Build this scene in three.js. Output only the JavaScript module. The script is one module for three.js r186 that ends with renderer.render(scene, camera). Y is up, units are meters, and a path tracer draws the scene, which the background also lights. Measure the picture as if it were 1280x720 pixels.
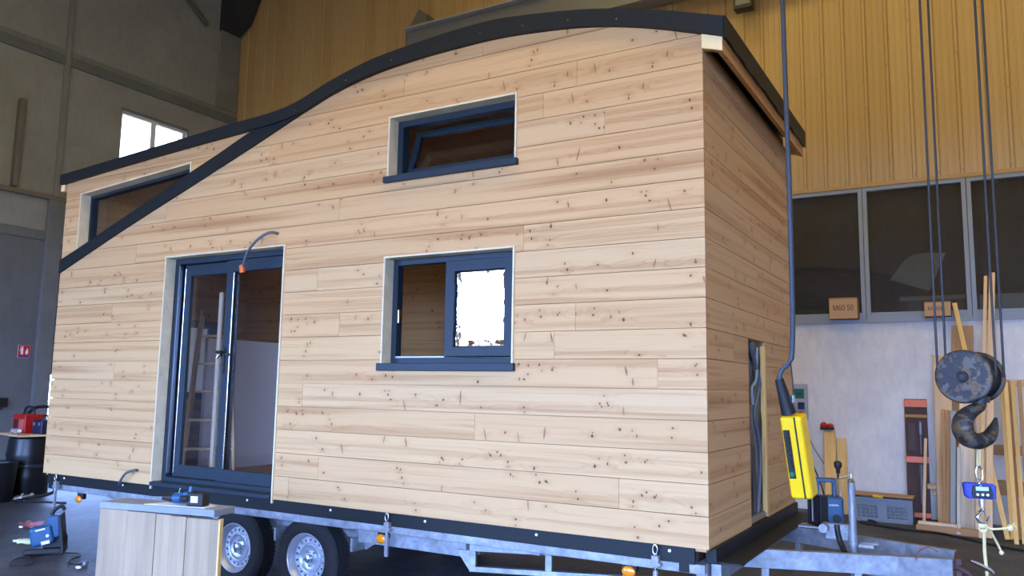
import * as THREE from 'three';
import { mergeGeometries } from 'three/addons/utils/BufferGeometryUtils.js';
import { RoundedBoxGeometry } from 'three/addons/geometries/RoundedBoxGeometry.js';
import { RectAreaLightUniformsLib } from 'three/addons/lights/RectAreaLightUniformsLib.js';
RectAreaLightUniformsLib.init();

// ------------------------------------------------------------------ camera, sky, lights, exposure
const scene = new THREE.Scene();
const FOCAL = 1007.46;                                   // in pixels of the 1280 x 720 frame
const camera = new THREE.PerspectiveCamera(2 * Math.atan(360 / FOCAL) * 180 / Math.PI, 16 / 9, 0.1, 300);
camera.position.set(7.995, 1.637, 4.656);
camera.rotation.order = 'YXZ';
camera.rotation.set(0.1231, 0.5286, 0.0163);
camera.updateMatrixWorld(true);
const renderer = new THREE.WebGLRenderer();
renderer.toneMapping = THREE.LinearToneMapping;
renderer.toneMappingExposure = 0.97;
renderer.shadowMap.enabled = true;
const ROOF_Y = 10.6, FRONT_Z = 9.2, BACK_Z = -7.6, LEFT_X = -6.6, RIGHT_X = 14.5, DOOR_H = 4.05;
scene.background = new THREE.Color().setRGB(8.6, 13.8, 29.5);          // bright blue-white sky seen through the open doors
const sun = new THREE.DirectionalLight(new THREE.Color().setRGB(1.0, 0.86, 0.44), 14);   // on the yard only: it stands along the hall
sun.position.set(60, 52, -6); sun.target.position.set(0, 0, 0); sun.castShadow = true; sun.name = 'sun';
Object.assign(sun.shadow.camera, { left: -50, right: 50, top: 50, bottom: -50, near: 1, far: 200 });
scene.add(sun, sun.target);
function areaLight(name, w, h, rgb, k, pos, target) {
  const l = new THREE.RectAreaLight(new THREE.Color().setRGB(...rgb), k, w, h);
  l.name = name; l.position.set(...pos); l.lookAt(...target); scene.add(l); return l;
}
const WARM = [1.0, 0.77, 0.27];
// aged translucent rooflight strips
areaLight('rooflight_glow', 14, 1.5, WARM, 5.2, [5.9, ROOF_Y - 0.13, 2.4], [5.9, 0, 2.4]);
areaLight('rooflight_glow_rear', 12, 1.0, WARM, 3.0, [7.4, ROOF_Y - 0.13, -4.2], [7.4, 0, -4.2]);

// ------------------------------------------------------------------ pixels to places
const CAM = camera.position.clone();
function ray(u, v) { return new THREE.Vector3((u - 640) / FOCAL, -(v - 360) / FOCAL, -1).applyQuaternion(camera.quaternion); }
function onZ(u, v, z) { const d = ray(u, v); return CAM.clone().addScaledVector(d, (z - CAM.z) / d.z); }
function onX(u, v, x) { const d = ray(u, v); return CAM.clone().addScaledVector(d, (x - CAM.x) / d.x); }
function onY(u, v, y) { const d = ray(u, v); return CAM.clone().addScaledVector(d, (y - CAM.y) / d.y); }
function atD(u, v, depth) { return CAM.clone().addScaledVector(ray(u, v), depth); }

// ------------------------------------------------------------------ random, noise, textures
let seed = 7;
function rnd() { seed = (seed * 1664525 + 1013904223) >>> 0; return seed / 4294967296; }
function rr(a, b) { return a + (b - a) * rnd(); }
function hash(x, y) { let h = Math.imul(x, 374761393) + Math.imul(y, 668265263) | 0; h = Math.imul(h ^ (h >>> 13), 1274126177); return ((h ^ (h >>> 16)) >>> 0) / 4294967296; }
function vn(x, y) {
  const xi = Math.floor(x), yi = Math.floor(y), fx = x - xi, fy = y - yi, sx = fx * fx * (3 - 2 * fx), sy = fy * fy * (3 - 2 * fy);
  const a = hash(xi, yi), b = hash(xi + 1, yi), c = hash(xi, yi + 1), d = hash(xi + 1, yi + 1);
  return a + (b - a) * sx + (c - a) * sy + (a - b - c + d) * sx * sy;
}
function fbm(x, y, o = 4) { let s = 0, a = 0.5; for (let i = 0; i < o; i++) { s += a * vn(x, y); x = x * 2.03 + 17.3; y = y * 2.03 + 9.1; a *= 0.5; } return s / (1 - Math.pow(0.5, o)); }
function makeTex(w, h, fn, srgb = true) {
  const d = new Uint8Array(w * h * 4), c = [0, 0, 0];
  for (let y = 0; y < h; y++) for (let x = 0; x < w; x++) {
    fn(x / w, y / h, c, x, y);
    const i = (y * w + x) * 4; d[i] = Math.max(0, Math.min(255, c[0])); d[i + 1] = Math.max(0, Math.min(255, c[1])); d[i + 2] = Math.max(0, Math.min(255, c[2])); d[i + 3] = 255;
  }
  const t = new THREE.DataTexture(d, w, h, THREE.RGBAFormat);
  t.wrapS = t.wrapT = THREE.RepeatWrapping; t.magFilter = THREE.LinearFilter; t.minFilter = THREE.LinearMipmapLinearFilter; t.generateMipmaps = true;
  if (srgb) t.colorSpace = THREE.SRGBColorSpace;
  t.needsUpdate = true; return t;
}
const lerp = (a, b, t) => a + (b - a) * t, clamp = (x, a = 0, b = 1) => Math.min(b, Math.max(a, x));
const sstep = (a, b, x) => { const t = clamp((x - a) / (b - a)); return t * t * (3 - 2 * t); };

// pine boards: 4 m long, 12 rows of 0.181 m
const WOOD_U = 4, WOOD_V = 12 * 0.181;
function pineTexture(w, h) {
  const rows = [];
  for (let r = 0; r < 12; r++) {
    const kn = [], style = rnd();
    const n = 10 + Math.floor(rr(0, 13));
    for (let i = 0; i < n; i++) {
      const u = rr(0, 4), t = rr(0.12, 0.88), k = rnd();
      if (k < 0.17) kn.push({ u, t, rx: rr(0.003, 0.006), ry: rr(0.018, 0.045), d: rr(0.35, 0.6), sl: rr(-0.3, 0.3) });
      else { kn.push({ u, t, rx: rr(0.004, 0.0085), ry: rr(0.005, 0.010), d: rr(0.6, 0.95), sl: 0 }); if (k > 0.6) kn.push({ u: u + rr(-0.03, 0.03), t: clamp(t + rr(-0.35, 0.35), 0.08, 0.92), rx: rr(0.003, 0.006), ry: rr(0.004, 0.007), d: rr(0.5, 0.9), sl: 0 }); }
    }
    rows.push({ kn, style, f: rr(4, 9), ph: rr(0, 9), tone: rr(-0.03, 0.03), band: rr(0.15, 0.85), bs: rr(0.05, 0.16), ba: rnd() < 0.55 ? rr(0.25, 0.6) : rr(0, 0.2) });
  }
  return makeTex(w, h, (U, V, c) => {
    const u = U * WOOD_U, vv = V * 12, r = Math.min(11, Math.floor(vv)), t = vv - r, R = rows[r], y = t * 0.181;
    let warp = 0, knot = 0, halo = 0;
    for (const k of R.kn) {
      let du = u - k.u; if (du > 2) du -= 4; if (du < -2) du += 4;
      if (Math.abs(du) > 0.25) continue;
      const dy = y - k.t * 0.181, dx = du - k.sl * dy;
      const q = (dx * dx) / (k.rx * k.rx) + (dy * dy) / (k.ry * k.ry);
      if (q < 4) knot = Math.max(knot, k.d * (1 - sstep(0.6, 1.7, q)));
      warp += Math.exp(-(du * du) / 0.006 - (dy * dy) / 0.0006) * 0.9 * Math.sign(dy + 1e-6);
      halo = Math.max(halo, 0.35 * Math.exp(-(du * du) / 0.0016 - (dy * dy) / 0.0004));
    }
    // seamless along the board: mix two samples
    const m = U, n1 = lerp(fbm(u * 0.9 + R.ph * 7, t * 2.2 + r * 13, 3), fbm((u - 4) * 0.9 + R.ph * 7, t * 2.2 + r * 13, 3), m);
    const ring = (t * R.f + n1 * (1.6 + 4 * R.style) + warp + R.ph);
    const rv = ring - Math.floor(ring), late = Math.pow(rv, 5) * (0.30 + 0.35 * R.style);
    const fine = vn(u * 7, y * 900 + r * 31) * 0.6 + vn(u * 22, y * 2100) * 0.4;
    const streak = lerp(fbm(u * 0.55 + r * 5, t * 5 + r * 3, 3), fbm((u - 4) * 0.55 + r * 5, t * 5 + r * 3, 3), m);
    const band = R.ba * Math.exp(-Math.pow((t - R.band - 0.12 * (n1 - 0.5)) / R.bs, 2)) * sstep(0.3, 0.7, streak);
    let dk = 0.62 * late * sstep(0.3, 0.6, streak) + (fine - 0.5) * 0.16 + sstep(0.45, 0.75, streak) * 0.30 + band * 0.85 + halo * 0.5 + R.tone;
    dk = clamp(dk - 0.03, -0.15, 1.15);
    let cr = lerp(208, 162, dk), cg = lerp(171, 116, dk), cb = lerp(121, 68, dk);
    cr = lerp(cr, 88, knot); cg = lerp(cg, 56, knot); cb = lerp(cb, 34, knot);
    c[0] = cr; c[1] = cg; c[2] = cb;
  });
}
const pineT = pineTexture(2048, 2048);
const roughT = makeTex(512, 512, (u, v, c) => { const a = 150 + 70 * fbm(u * 10, v * 40, 3); c[0] = c[1] = c[2] = a; }, false);

const floorT = makeTex(1024, 1024, (U, V, c) => {
  const a = fbm(U * 9, V * 9, 5), b = fbm(U * 42 + 3, V * 42, 3), s = sstep(0.56, 0.68, fbm(U * 5 + 40, V * 5, 4)), d = vn(U * 300, V * 300);
  let g = 96 + (a - 0.5) * 46 + (b - 0.5) * 26 + (d - 0.5) * 12 - s * 16;
  const spot = sstep(0.80, 0.86, vn(U * 90 + 7, V * 90)); g += spot * 26;
  c[0] = g * 0.98; c[1] = g; c[2] = g * 1.03;
});
const plasterT = makeTex(1024, 1024, (U, V, c) => {
  const a = fbm(U * 6, V * 6, 5), b = fbm(U * 60, V * 22, 3), d = vn(U * 330, V * 330);
  const g = 232 + (a - 0.5) * 30 + (b - 0.5) * 16 + (d - 0.5) * 10;
  c[0] = g; c[1] = g * 0.99; c[2] = g * 0.965;
});
const galvT = makeTex(512, 512, (U, V, c) => {
  const a = fbm(U * 14, V * 14, 4), b = vn(U * 46, V * 46), d = fbm(U * 4 + 9, V * 4, 3);
  const g = 186 + (a - 0.5) * 60 + (b - 0.5) * 26 + (d - 0.5) * 46;
  c[0] = g * 0.985; c[1] = g; c[2] = g * 1.01;
});
const chipT = makeTex(512, 512, (U, V, c) => {        // worn paint, bare steel scuffs and ochre primer on old lifting gear
  const a = fbm(U * 9, V * 9, 5), b = fbm(U * 12 + 30, V * 12, 5), e = fbm(U * 30, V * 30, 3), rad = Math.hypot(U - 0.5, V - 0.5) * 2.2;
  const ring = Math.exp(-Math.pow((rad - 0.52) / 0.09, 2)) * 0.10 + Math.exp(-Math.pow((rad - 0.93) / 0.06, 2)) * 0.12, core = Math.exp(-Math.pow(rad / 0.34, 2)) * 0.16;
  const r = sstep(0.54, 0.66, a + ring + (e - 0.5) * 0.25) * 0.75, y = sstep(0.58, 0.68, b + core + (e - 0.5) * 0.2) * 0.7;
  c[0] = 40 + e * 22; c[1] = 42 + e * 22; c[2] = 48 + e * 22;
  c[0] = lerp(c[0], 138, r); c[1] = lerp(c[1], 130, r); c[2] = lerp(c[2], 118, r);
  c[0] = lerp(c[0], 142, y); c[1] = lerp(c[1], 108, y); c[2] = lerp(c[2], 56, y);
});
const osbT = makeTex(256, 256, (U, V, c) => { const a = fbm(U * 5, V * 24, 3), b = vn(U * 60, V * 60); const k = 0.8 + 0.3 * a + 0.06 * b; c[0] = 150 * k; c[1] = 120 * k; c[2] = 88 * k; });

const paleT = makeTex(1024, 512, (U, V, c) => {      // planed pale spruce, grain along u
  const wrap = (h) => lerp(lerp(h(U, V), h(U - 1, V), U), lerp(h(U, V - 1), h(U - 1, V - 1), U), V);   // no seam where the sheet repeats
  const g = wrap((a, b) => fbm(a * 5 + 9, b * 60 + 70, 4)), f = vn(U * 30, V * 420), st = sstep(0.48, 0.68, wrap((a, b) => fbm(a * 3 + 8, b * 14 + 20, 3)));
  const k = 1 - 0.16 * (g - 0.4) - 0.06 * f - 0.10 * st; c[0] = 242 * k; c[1] = 226 * (k - 0.012); c[2] = 202 * (k - 0.03);
});
// ------------------------------------------------------------------ materials
const S = (hex, rough = 0.6, metal = 0, extra = {}) => new THREE.MeshStandardMaterial({ color: hex, roughness: rough, metalness: metal, ...extra });
const P = (o) => new THREE.MeshPhysicalMaterial(o);
const pine = [0xffffff, 0xfffaf4, 0xfcf7f0, 0xfffcf6, 0xfaf4ec, 0xfff8f0].map((h) => S(h, 0.72, 0, { map: pineT }));
const M = {
  pineIn: S(0xf0dcc0, 0.75, 0, { map: pineT }),
  pineRaw: S(0xf6e2c4, 0.75, 0, { map: paleT }),
  pinePale: S(0xfffdf6, 0.8, 0, { map: paleT }),
  pineYellow: S(0xfbe2a0, 0.75, 0, { map: paleT }),
  pineBrown: S(0xc8a884, 0.8, 0, { map: paleT }),
  pineBench: S(0xbcb09e, 0.8, 0, { map: paleT }),
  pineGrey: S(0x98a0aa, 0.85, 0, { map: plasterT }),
  reveal: S(0xefe4c2, 0.6, 0, { map: plasterT }),
  cream: S(0xf4dca4, 0.7),
  anthracite: P({ color: 0x151a1c, roughness: 0.55, specularIntensity: 0.6 }),
  anthraciteFrame: P({ color: 0x1f2e38, roughness: 0.45, specularIntensity: 0.7 }),
  black: S(0x141517, 0.55),
  rubber: S(0x1b1c1e, 0.82),
  membrane: P({ color: 0x0d0f13, roughness: 0.35, clearcoat: 0.25, clearcoatRoughness: 0.25 }),
  galv: S(0xc9ccd0, 0.42, 0.25, { map: galvT }),
  steel: S(0xc4c8cc, 0.25, 0.95),
  chrome: S(0xdfe2e6, 0.12, 1),
  rim: S(0xb4b9c2, 0.35, 0.5),
  floor: S(0xb4b8bd, 0.62, 0, { map: floorT }),
  yard: S(0x8e703a, 0.95),
  plasterWhite: S(0xf8f7f5, 0.85, 0, { map: plasterT }),
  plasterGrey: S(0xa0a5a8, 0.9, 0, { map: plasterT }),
  concreteDark: S(0x767e82, 0.9, 0, { map: plasterT }),
  concreteMid: S(0x8c9294, 0.9, 0, { map: plasterT }),
  cladding: S(0xb99b6a, 0.5, 0.05),
  claddingEdge: S(0xb08c50, 0.5, 0.05),
  greyPaint: S(0x8f979c, 0.55),
  whitePaint: S(0xe6e7e6, 0.5),
  ceiling: S(0x8a8478, 0.9),
  beamGrey: S(0x7a7c80, 0.5, 0.2),
  glass: P({ color: 0xffffff, roughness: 0, transmission: 1, thickness: 0, ior: 1.52 }),
  wiredGlass: P({ color: 0xc8ccc8, roughness: 0.04, transmission: 0.95, thickness: 0, ior: 1.5 }),
  film: S(0xf2f4f8, 0.05, 1),
  yellowPlastic: S(0xf2c400, 0.4),
  orange: S(0xe06a10, 0.35),
  amber: P({ color: 0xf08a10, roughness: 0.2, clearcoat: 1 }),
  red: S(0xb01c14, 0.4),
  blueTool: S(0x174e76, 0.4),
  blueScale: S(0x2a3ca6, 0.4),
  bluePlastic: S(0x25408a, 0.5),
  greyPlastic: S(0x7d8894, 0.5),
  card: S(0xf0d8bc, 0.9, 0, { map: osbT }),
  chip: S(0xbcb6ac, 0.55, 0.1, { map: chipT }),
  rope: S(0xdac68c, 0.85),
  wireRope: S(0x303134, 0.6, 0.15),
  cableGrey: S(0x56606a, 0.5),
  cableBlue: S(0x3a434e, 0.55),
  darkRoom: S(0x3a3a36, 0.9),
  white: S(0xf0f0ee, 0.6),
  lcd: S(0xb9d2c8, 0.3),
  brownBoard: S(0x7a5a48, 0.6, 0, { map: osbT }),
};

// ------------------------------------------------------------------ building helpers
const taken = new Map();
function numbered(n) { const k = taken.get(n) ?? 0; taken.set(n, k + 1); return k ? n + '_' + String(k).padStart(3, '0') : n; }
function clean(g) {
  g = g.index ? g.toNonIndexed() : g;
  const o = new THREE.BufferGeometry();
  o.setAttribute('position', g.attributes.position);
  if (!g.attributes.normal) g.computeVertexNormals();
  o.setAttribute('normal', g.attributes.normal);
  o.setAttribute('uv', g.attributes.uv ?? new THREE.BufferAttribute(new Float32Array(g.attributes.position.count * 2), 2));
  return o;
}
function part(name, geos, mat, parent) {
  const list = Array.isArray(geos) ? geos : [geos];
  const g = list.length === 1 ? list[0] : mergeGeometries(list.map(clean));
  const m = new THREE.Mesh(g, mat); m.name = name; m.castShadow = m.receiveShadow = true;
  if (parent) parent.add(m);
  return m;
}
function tag(o, label, category, group) { o.userData.label = label; o.userData.category = category; if (group) o.userData.group = group; return o; }
function thing(name, label, category, pos = [0, 0, 0], group) {
  const o = new THREE.Group(); o.name = numbered(name); scene.add(o);
  o.position.set(...(pos.isVector3 ? pos.toArray() : pos)); return tag(o, label, category, group);
}
function solo(name, label, category, geos, mat, pos, group) {
  const o = part(numbered(name), geos, mat); scene.add(o);
  if (pos) o.position.set(...(pos.isVector3 ? pos.toArray() : pos));
  return tag(o, label, category, group);
}
function struct(name, label) { const o = new THREE.Group(); o.name = name; o.userData.kind = 'structure'; o.userData.label = label; scene.add(o); return o; }
function sub(name, parent) { const o = new THREE.Group(); o.name = name; parent.add(o); return o; }
// box from two corners
function bx(x0, x1, y0, y1, z0, z1) { const g = new THREE.BoxGeometry(x1 - x0, y1 - y0, z1 - z0); g.translate((x0 + x1) / 2, (y0 + y1) / 2, (z0 + z1) / 2); return g; }
function rb(x0, x1, y0, y1, z0, z1, r = 0.005, s = 2) { const g = new RoundedBoxGeometry(x1 - x0, y1 - y0, z1 - z0, s, r); g.translate((x0 + x1) / 2, (y0 + y1) / 2, (z0 + z1) / 2); return g; }
function cyl(r0, r1, h, seg = 20) { return new THREE.CylinderGeometry(r0, r1, h, seg); }
function rod(a, b, r, seg = 10, r2 = r) {
  const A = new THREE.Vector3(...(a.isVector3 ? a.toArray() : a)), B = new THREE.Vector3(...(b.isVector3 ? b.toArray() : b)), d = B.clone().sub(A);
  const g = new THREE.CylinderGeometry(r2, r, d.length(), seg);
  g.applyQuaternion(new THREE.Quaternion().setFromUnitVectors(new THREE.Vector3(0, 1, 0), d.clone().normalize()));
  g.translate((A.x + B.x) / 2, (A.y + B.y) / 2, (A.z + B.z) / 2); return g;
}
function tube(pts, r, seg = 40, rs = 8) { return new THREE.TubeGeometry(new THREE.CatmullRomCurve3(pts.map((p) => p.isVector3 ? p : new THREE.Vector3(...p))), seg, r, rs); }
function lathe(pts, seg = 48) { return new THREE.LatheGeometry(pts.map((p) => new THREE.Vector2(...p)), seg); }
function poly(pts, holes = []) {
  const s = new THREE.Shape(pts.map((p) => new THREE.Vector2(...p)));
  for (const h of holes) s.holes.push(new THREE.Path(h.map((p) => new THREE.Vector2(...p))));
  return s;
}
function ext(pts, z0, z1, holes = [], bevel = 0) {
  const g = new THREE.ExtrudeGeometry(poly(pts, holes), bevel ? { depth: z1 - z0 - 2 * bevel, bevelEnabled: true, bevelSize: bevel, bevelThickness: bevel, bevelSegments: 1, bevelOffset: -bevel } : { depth: z1 - z0, bevelEnabled: false });
  g.translate(0, 0, z0 + bevel); return g;
}
const rect = (x0, x1, y0, y1) => [[x0, y0], [x1, y0], [x1, y1], [x0, y1]];
function ringFrame(x0, x1, y0, y1, w, z0, z1, b = 0.003) { return ext(rect(x0, x1, y0, y1), z0, z1, [rect(x0 + w, x1 - w, y0 + w, y1 - w)], b); }
// swept tube whose radius changes along the path
function sweep(pts, radii, seg = 60, rs = 12, flat = 1) {
  const c = new THREE.CatmullRomCurve3(pts.map((p) => new THREE.Vector3(...p))), fr = c.computeFrenetFrames(seg, false), pos = [], uv = [], idx = [];
  for (let i = 0; i <= seg; i++) {
    const t = i / seg, p = c.getPoint(t), k = t * (radii.length - 1), a = Math.min(radii.length - 2, Math.floor(k)), r = lerp(radii[a], radii[a + 1], k - a);
    for (let j = 0; j <= rs; j++) {
      const an = j / rs * Math.PI * 2, N = fr.normals[i], B = fr.binormals[i];
      pos.push(p.x + (N.x * Math.cos(an) + B.x * Math.sin(an) * flat) * r, p.y + (N.y * Math.cos(an) + B.y * Math.sin(an) * flat) * r, p.z + (N.z * Math.cos(an) + B.z * Math.sin(an) * flat) * r);
      uv.push(j / rs, t * 3);
    }
  }
  for (let i = 0; i < seg; i++) for (let j = 0; j < rs; j++) { const a = i * (rs + 1) + j, b = a + rs + 1; idx.push(a, a + 1, b, b, a + 1, b + 1); }
  const g = new THREE.BufferGeometry(); g.setAttribute('position', new THREE.Float32BufferAttribute(pos, 3)); g.setAttribute('uv', new THREE.Float32BufferAttribute(uv, 2)); g.setIndex(idx); g.computeVertexNormals(); return g;
}
// uv in metres (or of the pine sheet), grain along axis 0 = x, 1 = y, 2 = z
function uvWood(g, axis = 0, off = [rnd() * 4, Math.floor(rnd() * 12) * 0.181]) {
  if (g.index) g = g.toNonIndexed();
  const p = g.attributes.position, n = g.attributes.normal, uv = new Float32Array(p.count * 2);
  for (let i = 0; i < p.count; i++) {
    const q = [p.getX(i), p.getY(i), p.getZ(i)], m = [Math.abs(n.getX(i)), Math.abs(n.getY(i)), Math.abs(n.getZ(i))];
    const others = [0, 1, 2].filter((k) => k !== axis), drop = m.indexOf(Math.max(...m));
    const along = q[axis], across = drop === others[0] ? q[others[1]] : drop === others[1] ? q[others[0]] : q[others[0]];
    uv[2 * i] = (along + off[0]) / WOOD_U; uv[2 * i + 1] = (across + off[1]) / WOOD_V;
  }
  g.setAttribute('uv', new THREE.BufferAttribute(uv, 2)); return g;
}
function uvMetres(g, s = 1) {
  if (g.index) g = g.toNonIndexed();
  const p = g.attributes.position, n = g.attributes.normal, uv = new Float32Array(p.count * 2);
  for (let i = 0; i < p.count; i++) {
    const ax = Math.abs(n.getX(i)), ay = Math.abs(n.getY(i)), az = Math.abs(n.getZ(i));
    const [a, b] = ax > ay && ax > az ? [p.getZ(i), p.getY(i)] : ay > az ? [p.getX(i), p.getZ(i)] : [p.getX(i), p.getY(i)];
    uv[2 * i] = a / s; uv[2 * i + 1] = b / s;
  }
  g.setAttribute('uv', new THREE.BufferAttribute(uv, 2)); return g;
}
function interp(pts, x) {
  if (x <= pts[0][0]) return pts[0][1] + (x - pts[0][0]) * (pts[1][1] - pts[0][1]) / (pts[1][0] - pts[0][0]);
  for (let i = 1; i < pts.length; i++) if (x <= pts[i][0]) { const [a, b] = pts[i - 1], [c, d] = pts[i]; return b + (d - b) * (x - a) / (c - a); }
  const n = pts.length; return pts[n - 1][1] + (x - pts[n - 1][0]) * (pts[n - 1][1] - pts[n - 2][1]) / (pts[n - 1][0] - pts[n - 2][0]);
}
function smoothCurve(pts, n = 60) { const c = new THREE.CatmullRomCurve3(pts.map(([x, y]) => new THREE.Vector3(x, y, 0)), false, 'centripetal'); return c.getPoints(n).map((p) => [p.x, p.y]); }
// a flat board between two points, width along roughly the x axis
function plankBetween(A, B, w, t) {
  const d = B.clone().sub(A), L = d.length(), y = d.normalize(), x0 = new THREE.Vector3(1, 0, 0), z = x0.clone().cross(y).normalize(), x = y.clone().cross(z);
  let g = uvWood(rb(-w / 2, w / 2, 0, L, -t / 2, t / 2, Math.min(0.003, t * 0.2), 1), 1);
  g.applyMatrix4(new THREE.Matrix4().makeBasis(x, y, z).setPosition(A)); return g;
}

// ------------------------------------------------------------------ the hall
{
  const fl = struct('floor', 'grey worn concrete floor of the workshop hall');
  part('slab', uvMetres(bx(LEFT_X - 0.3, RIGHT_X + 0.3, -0.2, 0, BACK_Z - 0.3, FRONT_Z + 0.3), 3.2), M.floor, fl);
  const yd = struct('ground_yard', 'paved yard outside the hall');
  part('paving', uvMetres(bx(-60, 60, -0.25, -0.205, -60, 60), 4), M.yard, yd);

  // rear wall: white plaster, glazed band, yellow profiled sheet above
  const wb = struct('wall_back', 'rear hall wall of white plaster with yellow profiled sheeting above a glazed band');
  part('plaster', uvMetres(bx(LEFT_X - 0.3, RIGHT_X + 0.3, 0, 2.66, BACK_Z - 0.3, BACK_Z), 3), M.plasterWhite, wb);
  part('upper_masonry', bx(LEFT_X - 0.3, RIGHT_X + 0.3, 4.58, ROOF_Y, BACK_Z - 0.3, BACK_Z - 0.06), M.plasterGrey, wb);
  part('side_masonry', [bx(LEFT_X - 0.3, 3.95, 2.66, 4.58, BACK_Z - 0.3, BACK_Z), bx(9.27, RIGHT_X + 0.3, 2.66, 4.58, BACK_Z - 0.3, BACK_Z)], M.plasterWhite, wb);
  part('ledge', bx(3.95, 9.27, 2.62, 2.665, BACK_Z - 0.3, BACK_Z + 0.05), M.greyPaint, wb);
  part('cladding_rail', rb(LEFT_X, RIGHT_X, 4.555, 4.615, BACK_Z - 0.06, BACK_Z + 0.035, 0.006), M.claddingEdge, wb);
  const pitch = 0.29, prof = [[0, -0.03], [0, 0], [0.05, 0], [0.06, 0.006], [0.075, 0.006], [0.085, 0], [0.14, 0], [0.15, 0.006], [0.165, 0.006], [0.175, 0], [0.222, 0], [0.235, 0.035], [0.268, 0.035], [0.281, 0], [0.2885, 0], [0.2885, -0.03]];
  const sheet = new THREE.ExtrudeGeometry(poly(prof), { depth: ROOF_Y - 4.615, bevelEnabled: false });
  sheet.rotateX(-Math.PI / 2); // profile depth (y) -> -z ; length -> +y
  sheet.scale(1, 1, -1);
  { const ix = sheet.attributes.position; for (let i = 0; i < ix.count; i += 3) { const a = [ix.getX(i), ix.getY(i), ix.getZ(i)]; ix.setXYZ(i, ix.getX(i + 1), ix.getY(i + 1), ix.getZ(i + 1)); ix.setXYZ(i + 1, ...a); } sheet.computeVertexNormals(); }
  const clad = [M.cladding, S(0xb59766, 0.5, 0.05), S(0xbc9f6e, 0.5, 0.05)];
  const n = Math.floor((RIGHT_X - LEFT_X) / pitch);
  const screwG = cyl(0.009, 0.009, 0.01, 8); screwG.rotateX(Math.PI / 2);
  const screwM = S(0x8a6c3c, 0.5);
  for (let i = 0; i < n; i++) {
    const p = part('cladding_sheet', sheet, clad[Math.floor(rnd() * 3)], wb); p.position.set(LEFT_X + 0.02 + i * pitch, 4.615, BACK_Z);
    if (i * pitch + LEFT_X > 4 && i * pitch + LEFT_X < 9) for (const yy of [0.05, 1.1 + (i % 3) * 0.6]) { const s = part('screw', screwG, screwM, p); s.position.set(0.252, yy, 0.037); }
  }
  // glazed band: one fixed light per bay
  const bays = [[4.05, 5.255], [5.36, 6.56], [6.67, 7.855], [7.965, 9.165]];
  bays.forEach(([x0, x1], i) => {
    const w = struct('window_' + (i + 1), 'dark wired-glass light in a grey painted frame, bay ' + ['behind the tiny house', 'holding the first cardboard box', 'with the folded sheet behind its glass', 'behind the tall leaning laths'][i]);
    part('frame', ringFrame(x0 - 0.052, x1 + 0.052, 2.665, 4.555, 0.055, BACK_Z - 0.1, BACK_Z + 0.02), M.greyPaint, w);
    part('bottom_rail', rb(x0, x1, 2.72, 2.765, BACK_Z - 0.08, BACK_Z + 0.005, 0.004), M.greyPaint, w);
    part('pane', bx(x0, x1, 2.765, 4.5, BACK_Z - 0.052, BACK_Z - 0.046), M.wiredGlass, w);
    const wires = [];
    for (let x = x0 + 0.02; x < x1; x += 0.026) wires.push(bx(x - 0.0012, x + 0.0012, 2.77, 4.5, BACK_Z - 0.0505, BACK_Z - 0.0475));
    for (let y = 2.79; y < 4.5; y += 0.026) wires.push(bx(x0, x1, y - 0.0012, y + 0.0012, BACK_Z - 0.0505, BACK_Z - 0.0475));
    part('wire_mesh', wires, M.black, w).userData.kind = 'stuff';
  });
  const an = struct('wall_annex', 'unlit room behind the glazed band');
  part('annex_shell', [bx(3.9, 9.4, 2.3, 2.36, BACK_Z - 3.2, BACK_Z - 0.3), bx(3.9, 9.4, 4.6, 4.66, BACK_Z - 3.2, BACK_Z - 0.3), bx(3.9, 9.4, 2.3, 4.66, BACK_Z - 3.26, BACK_Z - 3.2), bx(3.84, 3.9, 2.3, 4.66, BACK_Z - 3.2, BACK_Z - 0.3), bx(9.4, 9.46, 2.3, 4.66, BACK_Z - 3.2, BACK_Z - 0.3)], M.darkRoom, an);
}
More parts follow.
